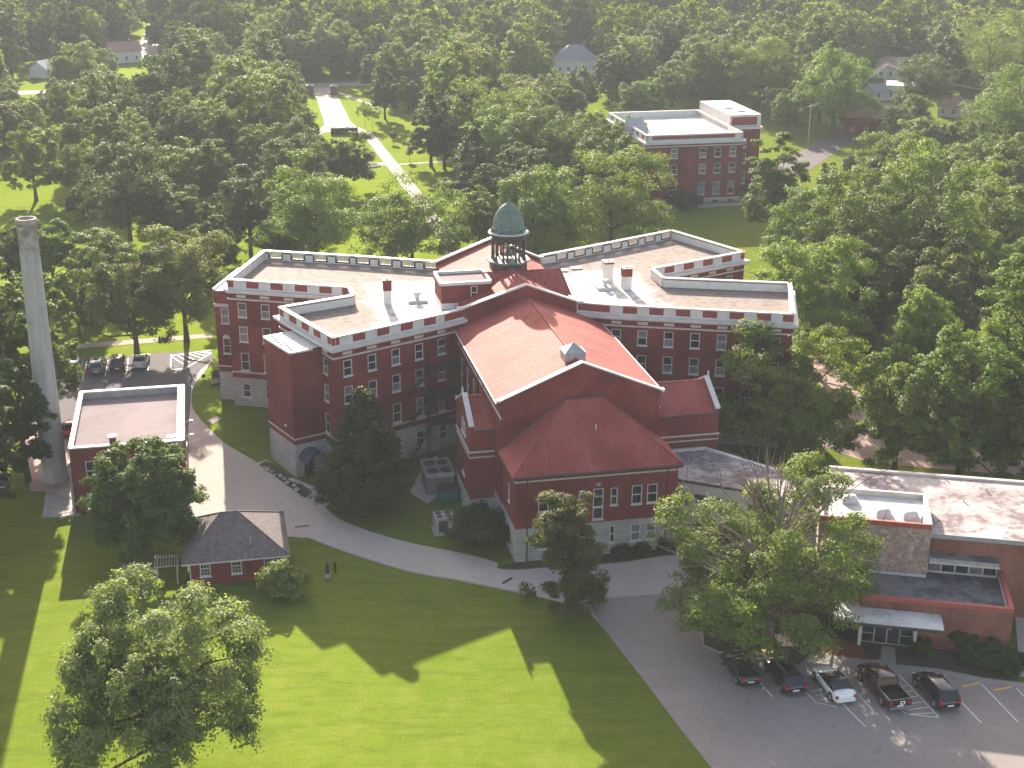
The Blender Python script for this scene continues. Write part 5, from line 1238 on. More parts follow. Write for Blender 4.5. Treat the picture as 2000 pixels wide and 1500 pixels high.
b = MB(); b.tube((0, 0, 0), (0, 0, 1.0), .14, .12, n=10); b.tube((0, 0, 1.0), (0, 0, 1.12), .17, .05, n=10); tag(b.obj('bollard', M['iron'], None, at(655, 1116)), 'short dark post on the lawn behind the small statue', 'post')
for (x, y, rz, lb) in ((590, 1028, .25, 'drain grating across the drive below the stair tower'), (991, 1134, .9, 'drain grating in the drive in front of the chapel apse')):
    b = MB(); b.box(-.8, .8, -.18, .18, 0, .012)
    for k in range(8): b.box(-.75 + .2 * k, -.68 + .2 * k, -.15, .15, .012, .02)
    tag(b.obj('drain_grate', M['iron'], None, at(x, y, 0.024), rz), 'dark ' + lb, 'drain grate')
t = thing('garden_bench', 'pale bench at the edge of the drive near the far left wing', 'bench', at(424, 752), AX + .4)
b = MB(); b.box(-.8, .8, -.22, .22, .42, .48); b.obj('seat', M['wood'], t); b = MB(); b.box(-.8, .8, .2, .26, .5, .9); b.obj('backrest', M['wood'], t)
for x in (-.65, .65):
    b = MB(); b.box(x - .05, x + .05, -.2, .24, 0, .42); b.obj('leg', M['iron'], t)
b = MB(); b.tube((0, 0, 0), (0, 0, 1.5), .05, n=6); b.box(-.25, .25, -.03, .03, 1.1, 1.6); tag(b.obj('sign_post', M['iron'], None, at(399, 752), AX), 'small dark sign post at the bend of the drive near the far left wing', 'sign')
t = thing('picnic_table', 'weathered wooden table at the corner of the boiler house', 'table', at(130, 1010), AX + .3)
b = MB(); b.box(-.9, .9, -.4, .4, .7, .76); b.obj('table_top', M['wood'], t)
for y in (-.75, .75):
    b = MB(); b.box(-.9, .9, y - .14, y + .14, .42, .47); b.obj('seat', M['wood'], t)
for x in (-.6, .6):
    b = MB(); b.bar((x, -.8), (x, .8), .08, .34, .42); b.tube((x, -.75, 0), (x, -.25, .7), .05, n=5); b.tube((x, .75, 0), (x, .25, .7), .05, n=5); b.obj('leg', M['wood'], t)
b = MB(); b.tube((-1.5, 0, .55), (1.5, .3, .7), .06, n=6); b.tube((-1.5, 0, 0), (-1.5, 0, .55), .05, n=6); b.tube((1.5, .3, 0), (1.5, .3, .7), .05, n=6)
tag(b.obj('barrier_rail', M['grey'], None, at(118, 968), AX + .15), 'grey metal barrier rail on the slab at the foot of the smokestack', 'barrier')
# clipped hedge, gate piers
b = MB()
a, c = at(646, 262), at(699, 261); d = (c - a); L = d.length; ang = math.atan2(d.y, d.x)
ng = random.Random(8); rings = []
for i in range(25):
    x = L * i / 24; k = lambda: ng.uniform(-.07, .07)
    rings.append([(x, -.9 + k(), 0), (x, -.95 + k(), .9 + k()), (x, -.8 + k(), 1.75 + k()), (x, 0 + k(), 1.9 + k()), (x, .8 + k(), 1.75 + k()), (x, .95 + k(), .9), (x, .9, 0)])
b.loft(rings, 0, False); hedge = tag(b.obj('clipped_hedge', M['leaf'], None, a, ang), 'long clipped dark hedge closing the end of the wide avenue', 'hedge'); hedge.color = (.045, .075, .03, 1)
for x, y, lb in ((605, 184, 'left stone gate pier at the far end of the avenue'), (652, 185, 'right stone gate pier at the far end of the avenue')):
    t = thing('gate_pier', lb, 'gate pier', at(x, y), AX, 'gate piers of the avenue')
    b = MB(); b.box(-1.0, 1.0, -1.0, 1.0, 0, 2.6); b.obj('shaft', M['brick_annex'], t); b = MB(); b.box(-1.15, 1.15, -1.15, 1.15, 2.6, 2.85); b.add([(-1, -1, 2.85), (1, -1, 2.85), (1, 1, 2.85), (-1, 1, 2.85), (0, 0, 3.4)], [(0, 1, 4), (1, 2, 4), (2, 3, 4), (3, 0, 4)]); b.obj('cap', M['conc_grey'], t)
t = thing('flower_bed', 'round flower bed with stone rim beside the left cross path', 'flower bed', at(722, 324), 0)
b = MB(); b.lathe([(2.6, 0), (2.6, .3), (2.3, .3), (2.3, .15)], (0, 0), 24); b.obj('rim', M['conc_grey'], t); b = MB(); b.lathe([(2.3, .2), (1.2, .4), (0, .5)], (0, 0), 16); b.obj('soil', M['soil'], t)
# utility poles and wires at the upper right
PG = 'utility poles along the side street'
poles = [at(1578, 285), at(1725, 190), at(2010, 262)]
for p, lb in zip(poles, ('utility pole beside the grey side street right of the hall', 'utility pole next to the white garage', 'utility pole beyond the right picture edge')):
    t = thing('utility_pole', lb, 'utility pole', p, .5, PG)
    b = MB(); b.tube((0, 0, 0), (0, 0, 11), .16, .11, n=8); b.obj('mast', M['wood'], t); b = MB(); b.box(-1.2, 1.2, -.06, .06, 10.2, 10.35); b.obj('crossarm', M['wood'], t)
for i, j in ((0, 1), (1, 2)):
    b = MB()
    for o_ in (-1.1, 0, 1.1):
        pts = []
        for k in range(13):
            s = k / 12; p = poles[i].lerp(poles[j], s); pts.append((p.x + o_ * .8, p.y + o_ * .4, 10.4 - 1.6 * 4 * s * (1 - s)))
        for k in range(12): b.tube(pts[k], pts[k + 1], .035, n=4, caps=False)
    tag(b.obj('power_line', M['trim'], None), ('three sagging power lines above the side street', 'three sagging power lines crossing the trees at the right edge')[i], 'power line')

# ------------------------------------------------------------------ trees
def np_mesh(name, V, Fq, mat):
    me = bpy.data.meshes.new(name); n = len(V); k = len(Fq)
    me.vertices.add(n); me.vertices.foreach_set('co', np.ascontiguousarray(V, dtype=np.float32).ravel())
    me.loops.add(k * 4); me.loops.foreach_set('vertex_index', np.ascontiguousarray(Fq, dtype=np.int32).ravel())
    me.polygons.add(k); me.polygons.foreach_set('loop_start', np.arange(0, k * 4, 4, dtype=np.int32))
    me.update(calc_edges=True); me.materials.append(mat); return me
def unit(a): return a / np.maximum(np.linalg.norm(a, axis=1, keepdims=True), 1e-6)
def leaves(rg, P, Nn, size, asp=0.62):
    """diamond leaf sprays at P facing Nn"""
    n = len(P); t = unit(np.cross(Nn, rg.normal(size=(n, 3)))); b_ = np.cross(Nn, t)
    s = (size * rg.uniform(.6, 1.35, (n, 1)))
    V = np.stack([P + t * s, P + b_ * s * asp + Nn * s * .12, P - t * s, P - b_ * s * asp + Nn * s * .12], 1).reshape(-1, 3)
    return V, np.arange(n * 4).reshape(-1, 4)
def crown_arrays(seed, H, R, z0, kind='broad', nclump=70, nleaf=9000, leaf=.34, sparse=0.0):
    rg = np.random.default_rng(seed)
    if kind in ('broad', 'round', 'tall', 'droop'):
        zc = z0 + (H - z0) * .44; bu, bl = H - zc, zc - z0
        d = unit(rg.normal(size=(nclump * 3, 3))); d = d[(d[:, 2] > -.75)][:nclump]; nclump = len(d)
        ph = rg.uniform(0, 6.28, 6)
        az = np.arctan2(d[:, 1], d[:, 0])
        la = .4 if kind == 'round' else 1.0
        lob = 1 + la * .16 * np.sin(2 * az + ph[0]) + la * .13 * np.sin(3 * az + ph[1]) + la * .12 * np.sin(4 * d[:, 2] + 2 * az + ph[2])
        rad = np.where(rg.random(nclump) < .72, rg.uniform(.72, .90, nclump), rg.uniform(.15, .6, nclump)) * lob
        hz_ = np.maximum(np.sqrt(1 - d[:, 2] ** 2), .05); bx_ = hz_ ** np.where(d[:, 2] > 0, -.38, -.72); b = np.where(d[:, 2] > 0, bu, bl); sq = np.where(d[:, 2] > 0, 1.0, .95)
        C = np.stack([d[:, 0] * bx_ * R * rad, d[:, 1] * bx_ * R * rad, zc + d[:, 2] * b * rad * sq], 1)
        if kind == 'tall': C[:, :2] *= np.clip(1.15 - .5 * ((C[:, 2:3] - z0) / (H - z0)), .3, 1.1)
        if kind == 'droop': C[:, 2] -= .10 * (np.hypot(C[:, 0], C[:, 1]) / R) ** 2 * (H - z0)
        rc = R * rg.uniform(1.6, 3.0, nclump) / math.sqrt(nclump); flat = .8
    elif kind == 'cone':
        h = rg.random(nclump) ** .85; az = rg.uniform(0, 6.28, nclump)
        env = R * np.clip((1 - h) ** .62, .06, 1) * np.where(h < .12, .6 + 3.2 * h, 1.0)
        rad = env * np.where(rg.random(nclump) < .75, rg.uniform(.72, 1.0, nclump), rg.uniform(.1, .6, nclump)) * rg.uniform(.85, 1.15, nclump)
        C = np.stack([rad * np.cos(az), rad * np.sin(az), z0 + (H - z0) * h * .96], 1); rc = np.maximum(R * .12, env * rg.uniform(.2, .36, nclump)); flat = .75
    else:                                                    # juniper: ragged, leaning plates
        h = rg.random(nclump); az = rg.uniform(0, 6.28, nclump)
        env = R * (1.0 - .55 * h) * (1 + .35 * np.sin(3 * az + 5 * h)); rad = env * rg.uniform(.25, 1.0, nclump)
        C = np.stack([rad * np.cos(az) + R * .12 * np.sin(7 * h), rad * np.sin(az), z0 + (H - z0) * h * .97], 1); rc = R * rg.uniform(.16, .34, nclump); flat = .55
    keep = np.ones(len(C), bool)
    if sparse: keep = rg.random(len(C)) > sparse * np.clip((C[:, 2] - z0) / (H - z0) * 1.5, 0, 1)
    C, rc = C[keep], rc[keep]
    # boughs carry smaller sprays, so that edges are ragged and gaps open between them
    ms = 9; k = len(C); dd = unit(rg.normal(size=(k * ms, 3))); dd[:, 2] = np.where(dd[:, 2] < -.5, -dd[:, 2], dd[:, 2])
    rr = np.repeat(rc, ms); out_ = unit(np.repeat(C - np.array([0, 0, (H + z0) * .45]), ms, 0)); dd = unit(dd + out_ * .35)
    S = np.repeat(C, ms, 0) + dd * (rr * rg.uniform(.35, 1.08, k * ms))[:, None] * np.array([1, 1, flat]); rs = rr * rg.uniform(.28, .55, k * ms)
    wgt = rs ** 2; cnt = np.maximum(6, (nleaf * wgt / wgt.sum()).astype(int))
    idx = np.repeat(np.arange(len(S)), cnt); n = len(idx)
    d = unit(rg.normal(size=(n, 3))); d[:, 2] = np.where(d[:, 2] < -.3, -d[:, 2], d[:, 2])
    r = rs[idx] * (1 - .6 * rg.random(n) ** 1.7) * (1 + .22 * np.abs(rg.normal(size=n)))
    P = S[idx] + d * r[:, None] * np.array([1, 1, .75]); P[:, 2] = np.maximum(P[:, 2], z0 * .55)
    if kind == 'droop':
        drop = rg.random(n) < .22; P[drop, 2] -= rg.random(drop.sum()) * rr[idx][drop] * 1.1
    Nn = unit(d * .7 + dd[idx] * .55 + np.array([0, 0, .3]) + rg.normal(size=(n, 3)) * .45)
    V, Fq = leaves(rg, P, Nn, leaf)
    return V, Fq, C
def tube_arrays(paths, n=6):
    Vs, Fs = [], []; k = 0
    for pts, rad in paths:
        pts = np.asarray(pts, float)
        for i, (p, r) in enumerate(zip(pts, rad)):
            dd = pts[min(i + 1, len(pts) - 1)] - pts[max(i - 1, 0)]; dd = dd / (np.linalg.norm(dd) + 1e-9)
            x = np.cross(dd, [0.31, .87, .2]); x /= np.linalg.norm(x); y = np.cross(dd, x)
            a = np.linspace(0, 2 * np.pi, n, endpoint=False); Vs.append(p + r * (np.cos(a)[:, None] * x + np.sin(a)[:, None] * y))
        for i in range(len(pts) - 1):
            for j in range(n): Fs.append((k + i * n + j, k + i * n + (j + 1) % n, k + (i + 1) * n + (j + 1) % n, k + (i + 1) * n + j))
        k += len(pts) * n
    return np.concatenate(Vs), np.array(Fs)
def trunk_arrays(seed, H, R, z0, C, r0, nlimb=10, twig=0):
    rg = np.random.default_rng(seed + 77); top = z0 + (H - z0) * .6
    lean = rg.normal(size=2) * .02 * H
    zz = np.linspace(0, top, 6); tr = np.stack([lean[0] * (zz / top) ** 2, lean[1] * (zz / top) ** 2, zz], 1)
    paths = [(tr, r0 * np.array([1.45, 1.0, .85, .7, .5, .25]))]
    pick = rg.permutation(len(C))[:nlimb]
    for i in pick:
        z = rg.uniform(max(z0 * .75, .12 * H), top * .92); f = z / top; p0 = np.array([lean[0] * f * f, lean[1] * f * f, z]); p3 = C[i]
        if p3[2] < z: p0[2] = max(.1 * H, p3[2] * .8)
        m = (p0 + p3) / 2 + np.array([0, 0, .06 * H]) + rg.normal(size=3) * .03 * H
        paths.append(([p0, m, p3], [r0 * .42, r0 * .26, r0 * .07]))
        for _ in range(twig if p3[2] > .4 * H else 0):
            e = p3 + rg.normal(size=3) * R * .28 + np.array([0, 0, R * .12]); paths.append(([m * .35 + p3 * .65, (p3 + e) / 2, e], [r0 * .12, r0 * .08, r0 * .02]))
    for _ in range(26 if twig else 0):
        a = rg.uniform(0, 6.28); q = rg.uniform(.05, .5) * R; z = rg.uniform(.7, .95) * H; p0 = np.array([q * .5 * math.cos(a), q * .5 * math.sin(a), z])
        e = np.array([q * 1.25 * math.cos(a), q * 1.25 * math.sin(a), z + rg.uniform(.18, .36) * H]); m = (p0 + e) / 2 + rg.normal(size=3) * .25; paths.append(([p0, m, e], [.075, .05, .015]))
        for _k in range(3):
            e2 = e + rg.normal(size=3) * np.array([.9, .9, .5]); paths.append(([m, (m + e2) / 2, e2], [.04, .03, .012]))
    return tube_arrays(paths)
TREES = []                                                   # (x, y, radius)
_ID = [0]
def set_tree(root, crown, trunk, col):
    for nm, me in (('trunk', trunk), ('crown', crown)):
        o = bpy.data.objects.new(nm, me); COL.objects.link(o); o.parent = root; o.color = (*col, 1)
def own_tree(name, label, bx, by, ytop, wpx, col, kind='broad', z0f=.22, nclump=90, nleaf=16000, leaf=.30, sparse=0.0, bark=None, nlimb=12, twig=0, group=None, cat='tree', rtr=None, base=None, H=None, R=None):
    p = at(bx, by) if base is None else base; H = H or height_at((p.x, p.y), ytop); R = R or wpx / 2 / scale_at((p.x, p.y)) * (1 + .03)
    _ID[0] += 1; sd_ = 1000 + _ID[0]
    V, Fq, C = crown_arrays(sd_, H, R * .93, H * z0f, kind, nclump, nleaf, leaf, sparse)
    Vt, Ft = trunk_arrays(sd_, H, R, H * z0f, C, rtr or max(.14, .022 * H), nlimb, twig)
    t = thing(name, label, cat, p, 0, group)
    set_tree(t, np_mesh('crown', V, Fq, M['leaf']), np_mesh('trunk', Vt, Ft, bark or M['bark']), col)
    TREES.append((p.x, p.y, R)); return t
G1, G2, G3, G4, G5 = (.074, .104, .022), (.115, .15, .028), (.145, .178, .034), (.042, .058, .02), (.132, .146, .06)
# the trees nearest the camera, one by one
own_tree('broadleaf_tree', 'large pale green drooping tree alone on the sunlit front lawn', 326, 1520, 1158, 398, (.165, .20, .085), 'droop', .14, 150, 90000, .14, nlimb=34, rtr=.42)
own_tree('broadleaf_tree', 'round dark green tree in front of the boiler house', 287, 1090, 855, 222, (.062, .10, .028), 'round', .03, 130, 50000, .175, rtr=.3)
own_tree('magnolia_tree', 'dark pyramid shaped evergreen in front of the near left wing', 716, 992, 755, 190, (.034, .046, .017), 'cone', .03, 150, 50000, .17)
own_tree('juniper_tree', 'ragged olive brown juniper standing before the chapel apse windows', 1108, 1192, 970, 165, (.092, .088, .036), 'juniper', .06, 80, 30000, .15, nlimb=22)
own_tree('ailing_tree', 'big thinning tree with bare brown top branches on the car park island', 1500, 1246, 955, 405, (.135, .175, .048), 'broad', .02, 150, 80000, .14, sparse=.42, bark=M['bark_grey'], nlimb=95, twig=3, rtr=.45)
own_tree('broadleaf_tree', 'spreading green tree hiding the foot of the right wing', 1525, 905, 656, 265, G2, 'broad', .04, 130, 50000, .175)
own_tree('broadleaf_tree', 'bright yellow green tree touching the end of the right wing', 1572, 718, 464, 232, (.12, .175, .03), 'broad', .12, 120, 46000, .18)
own_tree('broadleaf_tree', 'bright yellow green tree right of the pink garden path', 1787, 808, 565, 180, (.125, .19, .03), 'tall', .08, 110, 30000, .2)
own_tree('broadleaf_tree', 'tall bright tree cut by the right picture edge above the annex', 1978, 905, 448, 215, (.108, .16, .032), 'tall', .06, 130, 44000, .18)
own_tree('broadleaf_tree', 'broad green tree directly behind the left end of the annex roof', 1745, 925, 692, 200, G2, 'broad', .04, 125, 44000, .18)
own_tree('broadleaf_tree', 'large green tree behind the middle of the annex roof', 1872, 938, 615, 225, (.085, .135, .028), 'broad', .04, 125, 44000, .18)
own_tree('broadleaf_tree', 'dark tree shading the back of the annex at the right edge', 2010, 960, 700, 200, G1, 'broad', .04, 125, 44000, .18)
own_tree('broadleaf_tree', 'grey green leafy tree right of the rear parking lawn', 365, 668, 440, 205, G5, 'round', .06, 125, 44000, .18)
own_tree('broadleaf_tree', 'oval green tree on a visible trunk behind the parked silver saloon', 268, 692, 468, 185, (.085, .115, .038), 'broad', .09, 120, 44000, .18)
for a in (('dense tree behind the upper part of the smokestack', 105, 832, 520, 130, G2), ('dark tree at the left edge beside the smokestack', 15, 868, 512, 150, G1), ('low dark tree at the foot of the smokestack', 55, 940, 700, 130, (.045, .075, .02)), ('dark tree cut by the left edge beneath the smokestack trees', -45, 1015, 690, 190, G4),
          ('large dark tree mostly outside the left picture edge by the dark car', -105, 1105, 720, 210, G4), ('bushy tree left of the smokestack top by the lawn', 20, 560, 440, 125, G1), ('round yellow green tree just right of the smokestack top', 105, 560, 432, 110, (.098, .15, .032)),
          ('oak on a dark trunk alone on the far left lawn', 71, 392, 238, 112, G2), ('large dark oak between the left lawns', 255, 475, 275, 175, (.052, .07, .026)),
          ('pale grey green small tree behind the dark left oak', 345, 468, 360, 122, (.125, .14, .075)), ('round pale tree above the two willowy trees', 332, 300, 236, 84, (.12, .14, .06)),
          ('willowy light tree left of the dark grove', 360, 405, 268, 100, G5), ('willowy light tree beside the dark grove', 425, 415, 275, 100, (.10, .135, .05)),
          ('dark grove tree behind the far left wing', 490, 495, 328, 130, (.05, .064, .028)), ('olive tree in the grove left of the avenue', 580, 400, 258, 150, (.07, .088, .03)), ('olive grove tree nearest the avenue hedge', 672, 375, 262, 110, (.07, .09, .03)),
          ('big yellow green tree behind the left wing balustrade', 618, 535, 325, 222, (.108, .158, .03)), ('yellow green tree behind the middle of the left wing', 806, 530, 368, 205, (.105, .152, .03)), ('small pale tree at the corner of the far left wing', 555, 510, 425, 90, G5),
          ('dark tree between the smokestack top and the grey green tree', 200, 575, 452, 135, G1), ('mid green tree right of the yellow green tree by the smokestack', 155, 655, 520, 115, G2), ('dark olive tree above the grey green leafy tree', 415, 545, 408, 115, (.06, .075, .03)),
          ('yellow green tree left behind the cupola', 935, 505, 372, 108, (.108, .155, .03)), ('yellow green tree right behind the cupola', 1045, 510, 338, 190, (.105, .155, .03)), ('large mid green tree behind the right wing balustrade', 1192, 490, 290, 218, G2),
          ('dark tree behind the yellow green trees near the cupola', 985, 470, 300, 120, G4), ('pale feathery tree hiding the left of the far hall', 1215, 372, 238, 150, (.105, .135, .05)), ('dark columnar tree in front of the right end of the far hall', 1508, 478, 252, 128, (.066, .088, .032)),
          ('light green tree between the columnar tree and the dark mass', 1575, 545, 370, 190, (.088, .14, .028)), ('huge dark tree right of the columnar tree', 1672, 600, 315, 220, G1), ('huge dark tree at the heart of the right woods', 1775, 625, 288, 235, (.058, .088, .024)),
          ('dark tree in the shade behind the garden path', 1700, 690, 470, 170, G4), ('dark tree above the bright tree by the garden path', 1820, 690, 440, 180, G4), ('pale olive tree at the right edge in the woods', 1935, 600, 335, 190, (.098, .128, .045)),
          ('tall light green tree standing right of the far hall', 1625, 268, 80, 152, (.098, .155, .03)), ('mid green tree behind the far hall tower', 1480, 215, 60, 130, G2), ('dark leaning tree behind the hall roof', 1390, 205, 75, 120, G1), ('light tree left of the far hall roof', 1255, 232, 150, 95, (.092, .14, .03)),
          ('small grey green tree in front of the brick house', 1765, 298, 183, 120, (.095, .118, .045)), ('dark tree right of the white garage', 1800, 235, 105, 125, (.05, .068, .03)), ('wide tree at the right edge behind the garage', 1925, 205, 18, 180, G2), ('bright wide tree at the right edge of the side street', 1965, 330, 130, 190, (.092, .14, .03)),
          ('round green tree below the side street', 1735, 395, 258, 150, G2), ('dark round tree on the lawn right of the avenue', 752, 232, 132, 60, G1), ('round yellow tree right of the avenue lawn', 798, 214, 158, 58, (.11, .155, .035)), ('large tree behind the pines', 960, 335, 148, 170, G2), ('mid green tree left of the hall feathery tree', 1050, 385, 208, 160, (.07, .10, .03)),
          ('tall light tree above the pines', 900, 170, 60, 110, G5)):
    own_tree('broadleaf_tree', a[0], *a[1:5], a[5], rnd.choice(['broad', 'round', 'round', 'tall']), .03, 110, 30000, .21)
for a in (('dark pine on a bare trunk at the edge of the avenue lawn', 842, 325, 182, 100), ('dark pine right of the lone trunk pines', 868, 330, 195, 95), ('broad dark pine before the yellow green trees', 925, 398, 252, 125), ('dark pine at the back of the pine clump', 905, 330, 170, 90)):
    own_tree('pine_tree', *a, (.034, .05, .024), 'cone', .18, 90, 20000, .21, cat='pine')
for a in (('thin sapling on the lawn right of the avenue path', 769, 280, 258, 12), ('tiny sapling near the cross path', 800, 315, 292, 12), ('small round sapling on the lawn behind the cupola trees', 868, 400, 352, 30), ('small tree on the avenue lawn nearest the hedge', 713, 247, 205, 30), ('small tree on the avenue lawn beside the other small one', 727, 252, 212, 32)):
    own_tree('sapling', *a, G2, 'round', .45, 18, 700, .22, rtr=.05, nlimb=6, cat='sapling', group='young trees on the avenue lawn')
# shrubs
def shrub(label, bx, by, w_, h, col, nleaf=3500, leaf=.16, group=None):
    own_tree('shrub', label, bx, by, 0, 0, col, 'round', .02, 26, nleaf, leaf, group=group, cat='shrub', rtr=.05, nlimb=5, H=h, R=w_ / 2)
shrub('large dark rounded bush in the corner between transept and apse', 946, 1062, 6.2, 3.6, (.034, .046, .02), 9000, .2)
shrub('yellow green bush at the right corner of the cottage', 556, 1162, 4.4, 2.8, (.16, .19, .05), 9000, .15)
SG = 'shrubs along the annex front'
for i, (x, y, w_, h, lb) in enumerate(((1880, 1268, 3.0, 2.2, 'upright dark shrub against the annex brick wall'), (1905, 1300, 2.6, 1.3, 'low dark shrub at the bed edge before the annex'), (1940, 1300, 3.4, 1.8, 'wide green shrub near the right corner of the annex'), (1975, 1308, 2.6, 1.5, 'round shrub at the far right of the annex bed'), (1800, 1275, 2.0, 1.2, 'small dark shrub beside the annex entrance post'))):
    shrub(lb, x, y, w_, h, (.04, .066, .02), 2600, .16, SG)
SG = 'shrubs under the connecting corridor'
for i, (x, y, w_, h) in enumerate(((1345, 1052, 2.6, 1.8), (1385, 1062, 2.8, 2.0), (1425, 1074, 2.8, 2.0), (1300, 1068, 2.4, 1.0), (1255, 1078, 2.2, .9), (1215, 1086, 2.2, .9))):
    shrub('dark shrub in the bed along the apse and corridor foot', x, y, w_, h, (.045, .05, .022), 2000, .16, SG)
shrub('dark bush by the entrance of the far hall', 1335, 404, 7, 2.4, (.03, .045, .02), 3000, .25)
shrub('low bush beside the bench near the far left wing', 436, 742, 3.0, 1.3, (.05, .08, .02), 2000, .16)
shrub('dark creeper bush in the gap behind the left bay', 462, 760, 2.6, 1.9, (.035, .055, .02), 2000, .16)

# ---- the woods: shared crowns, every tree an object; the far rows as one mass
PROTO = []
for k, (kd, H, R) in enumerate((('round', 17, 7.4), ('round', 14.5, 7.2), ('tall', 19, 6.2), ('round', 18, 8.0), ('droop', 15, 6.8), ('broad', 15.5, 7.4), ('tall', 17, 5.4), ('round', 12, 5.6))):
    V, Fq, C = crown_arrays(50 + k, H, R, H * .06, kd, 115, 28000, .235)
    Vt, Ft = trunk_arrays(50 + k, H, R, H * .06, C, .32, 10)
    PROTO.append((np_mesh('crown', V, Fq, M['leaf']), np_mesh('trunk', Vt, Ft, M['bark']), H, R, kd, C))
def inside(p, poly):
    x, y = p; c = False; n = len(poly)
    for i in range(n):
        (x0, y0), (x1, y1) = poly[i], poly[i - 1]
        if (y0 > y) != (y1 > y) and x < (x1 - x0) * (y - y0) / (y1 - y0) + x0: c = not c
    return c
CLEAR = [[(-80, 318), (60, 315), (150, 318), (158, 400), (140, 440), (190, 470), (240, 480), (330, 480), (420, 470), (440, 395), (455, 400), (450, 480), (300, 540), (-80, 520)],
         [(598, 160), (662, 160), (720, 196), (790, 200), (830, 232), (860, 300), (905, 400), (920, 520), (680, 520), (690, 330), (618, 276), (600, 215)],
         [(1225, 275), (1270, 420), (1300, 520), (1500, 520), (1500, 290), (1420, 262)],
         [(1270, 380), (1480, 380), (1480, 520), (1270, 520)],
         [(258, 20), (315, 20), (318, 118), (255, 125)], [(1080, 125), (1178, 125), (1178, 150), (1080, 150)], [(208, 110), (280, 110), (280, 126), (208, 126)], [(60, 142), (108, 142), (108, 160), (60, 160)],
         [(1640, 215), (1730, 190), (1800, 172), (1800, 222), (1740, 262), (1720, 300), (1560, 345), (1490, 340), (1560, 280)], [(1835, 215), (1900, 215), (1900, 250), (1835, 250)],
         [(1548, 690), (1605, 690), (1700, 790), (1740, 880), (1640, 830)], [(1440, 420), (1540, 420), (1600, 690), (1560, 900), (1380, 900)]]
wr = random.Random(21); cand = []
STEP = 14.6
for iy in range(-4, 62):
    for ix in range(-80, 81):
        x = ix * STEP + wr.uniform(-5, 5) + (iy % 2) * 6.2; y = 205 + iy * STEP + wr.uniform(-5, 5)
        if abs(x) > .37 * y + 16: continue
        bx, by = proj((x, y, 0))
        if by > 440 and not (bx > 1600 and by < 900): continue
        if any(inside((bx, by), c) for c in CLEAR): continue
        if 331 - 7 < (x - O_[0]) * -math.sin(AX) + (y - O_[1]) * math.cos(AX) < 339 + 5 and bx < 1180: continue
        cand.append((y, x))
SEE = [(x, y) for x0, y0, x1, y1 in ((608, 172, 650, 176), (618, 190, 660, 190), (626, 210, 674, 210), (634, 235, 684, 235), (640, 255, 700, 262), (712, 275, 726, 275), (745, 310, 765, 312), (775, 345, 800, 350), (800, 370, 810, 370),
        (690, 285, 705, 300), (715, 335, 750, 350), (765, 260, 800, 300), (800, 310, 850, 312), (830, 345, 860, 370), (690, 215, 700, 225), (740, 245, 770, 250),
        (5, 375, 50, 385), (80, 365, 130, 370), (90, 405, 135, 420), (20, 410, 60, 415), (150, 455, 200, 462), (1190, 215, 1300, 222), (1300, 215, 1430, 212), (1440, 225, 1488, 232), (1470, 250, 1488, 290), (1400, 280, 1450, 300), (1320, 330, 1440, 370), (1360, 395, 1440, 400), (1320, 425, 1440, 440),
        (1095, 104, 1160, 112), (232, 98, 258, 104), (72, 130, 96, 138), (270, 60, 306, 105), (1510, 318, 1560, 300), (1585, 275, 1640, 262), (1705, 150, 1760, 150), (1735, 165, 1765, 185), (1695, 180, 1715, 185), (1680, 235, 1700, 250), (1850, 215, 1870, 220),
        (1580, 705, 1600, 730), (1620, 750, 1650, 790), (1470, 470, 1470, 480)) for t in (0, .25, .5, .75, 1) for x, y in [(x0 + (x1 - x0) * t, y0 + (y1 - y0) * t)]]
def hides(x, y, R, H):
    bx, by = proj((x, y, 0)); tx, ty = proj((x, y, H)); s = scale_at((x, y)); cy_ = ty * .55 + by * .45
    return any(abs(a - bx) < R * s * 1.3 and ty - 4 < b_ < by and ((a - bx) / (R * s * 1.25)) ** 2 + ((b_ - cy_) / max(1, (by - ty) * .56)) ** 2 < 1 for a, b_ in SEE)
cand.sort(); placed = []
far = []
for y, x in cand:
    k = wr.randrange(8); sc_ = wr.uniform(.72, 1.3); H, R = PROTO[k][2] * sc_, PROTO[k][3] * sc_
    if y < 470 and any((x - a) ** 2 + (y - b_) ** 2 < (.60 * (r + R)) ** 2 for a, b_, r in TREES): continue
    if hides(x, y, R, H):
        sc_ *= .55; H, R = H * .55, R * .55
        if hides(x, y, R, H): continue
    if len(placed) < 300 - 76: placed.append((x, y, k, sc_))
    else: far.append((x, y))
TONES = [('dark green', (.052, .076, .022)), ('mid green', (.095, .13, .027)), ('light green', (.135, .178, .034)), ('olive', (.10, .112, .036)), ('grey green', (.125, .144, .06))]
SHAPE = {'broad': 'spreading', 'round': 'rounded', 'tall': 'tall', 'droop': 'drooping'}
first = {}
for x, y, k, sc_ in placed:
    cm, tm, H, R, kd, _ = PROTO[k]; tn, col = wr.choice(TONES)
    bx, by = proj((x, y, 0))
    side = 'left of the avenue' if bx < 640 else 'right of the avenue' if bx < 1280 else 'beyond the far hall' if by < 330 else 'right of the college'
    row = 'nearer' if y < 310 else 'middle' if y < 390 else 'farther'
    t = thing('woodland_tree', f'{tn} {SHAPE[kd]} tree in the {row} woods {side}', 'tree', (x, y, 0), wr.uniform(0, 6.28), f'{tn} {SHAPE[kd]} {row} trees of the woods {side}')
    s = sc_; t.scale = (s * wr.uniform(.9, 1.1), s * wr.uniform(.9, 1.1), s * wr.uniform(.9, 1.15))
    j = wr.uniform(.85, 1.15); set_tree(t, cm, tm, tuple(c * j * wr.uniform(.93, 1.07) for c in col))
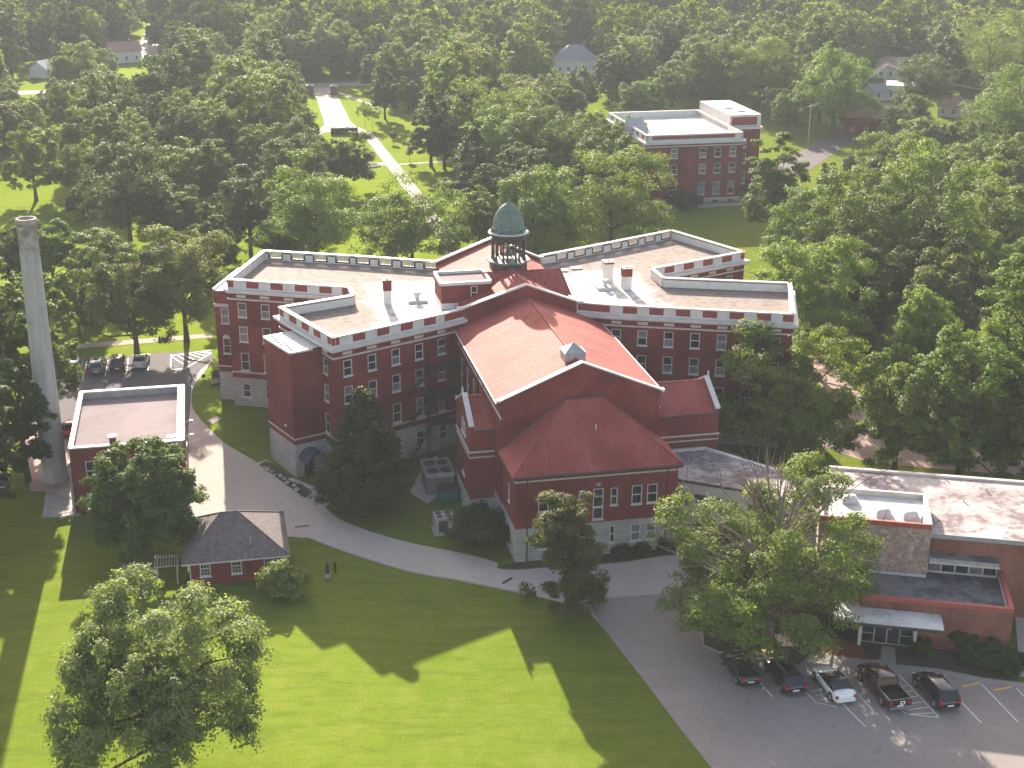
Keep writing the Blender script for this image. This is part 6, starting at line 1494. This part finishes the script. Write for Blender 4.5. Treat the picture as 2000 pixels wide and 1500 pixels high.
# far rows
lod = []
for k, (kd, H, R) in enumerate((('round', 17, 7.6), ('round', 14.5, 7.4), ('tall', 19.5, 6.4), ('round', 18.5, 8.2), ('round', 12.5, 6.0))):
    lod.append([crown_arrays(80 + k, H, R, H * .07, kd, 85, 5000, .50)[0].reshape(-1, 4, 3), crown_arrays(90 + k, H, R, H * .07, kd, 56, 1900, .82)[0].reshape(-1, 4, 3)])
fr = np.random.default_rng(4); parts = {i: [] for i in range(len(TONES))}
for x, y in far:
    Q = lod[fr.integers(5)][0 if y < 560 else 1]; a = fr.uniform(0, 6.28); s = fr.uniform(.8, 1.3)
    c, sn = math.cos(a) * s, math.sin(a) * s; X = Q.copy(); X[..., 0] = Q[..., 0] * c - Q[..., 1] * sn + x; X[..., 1] = Q[..., 0] * sn + Q[..., 1] * c + y; X[..., 2] = Q[..., 2] * s * fr.uniform(.9, 1.15)
    parts[int(fr.integers(len(TONES)))].append(X.reshape(-1, 3))
wood_mats = []
V = []; mi = []
for i, pl_ in parts.items():
    if pl_: v = np.concatenate(pl_); V.append(v); mi.append(np.full(len(v) // 4, i, np.int32))
V = np.concatenate(V); me = np_mesh('distant_woods', V, np.arange(len(V)).reshape(-1, 4), M['leaf'])
def far_leaf(i, col):
    m = NT('far_leaves_%d' % i); n = m.noise(m.pos(), .12, 3)
    base = m.mix(m.ramp(n, .3, .7), tuple(c * .75 for c in col), tuple(c * 1.25 for c in col))
    d = m.n('ShaderNodeBsdfDiffuse'); m.set(d.inputs[0], base); t = m.n('ShaderNodeBsdfTranslucent'); m.set(t.inputs[0], m.mix(1.0, base, (1.85, 2.05, 0.66), 'MULTIPLY'))
    mx = m.n('ShaderNodeMixShader'); mx.inputs[0].default_value = .40; m.t.links.new(d.outputs[0], mx.inputs[1]); m.t.links.new(t.outputs[0], mx.inputs[2]); m.t.links.new(mx.outputs[0], m.out.inputs[0]); return m.mat
me.materials.clear()
for i, (_, c) in enumerate(TONES): me.materials.append(far_leaf(i, c))
me.polygons.foreach_set('material_index', np.concatenate(mi))
o = bpy.data.objects.new('distant_woods', me); COL.objects.link(o); tag(o, 'hazy mass of tree crowns filling the far distance', 'woods', None, 'stuff')
print('trees', len(placed), 'far', len(far), 'far quads', len(V) // 4)

# ------------------------------------------------------------------ haze
hz = NT('haze_air'); pv = hz.n('ShaderNodeVolumePrincipled'); pv.inputs['Density'].default_value = 0.000145
pv.inputs['Color'].default_value = (.80, .90, 1.0, 1); pv.inputs['Anisotropy'].default_value = .1
hz.t.links.new(pv.outputs[0], hz.out.inputs['Volume'])
b = MB(); b.box(-900, 900, -250, 1500, -1, 74); tag(b.obj('haze', hz.mat), None, None, None, 'stuff')
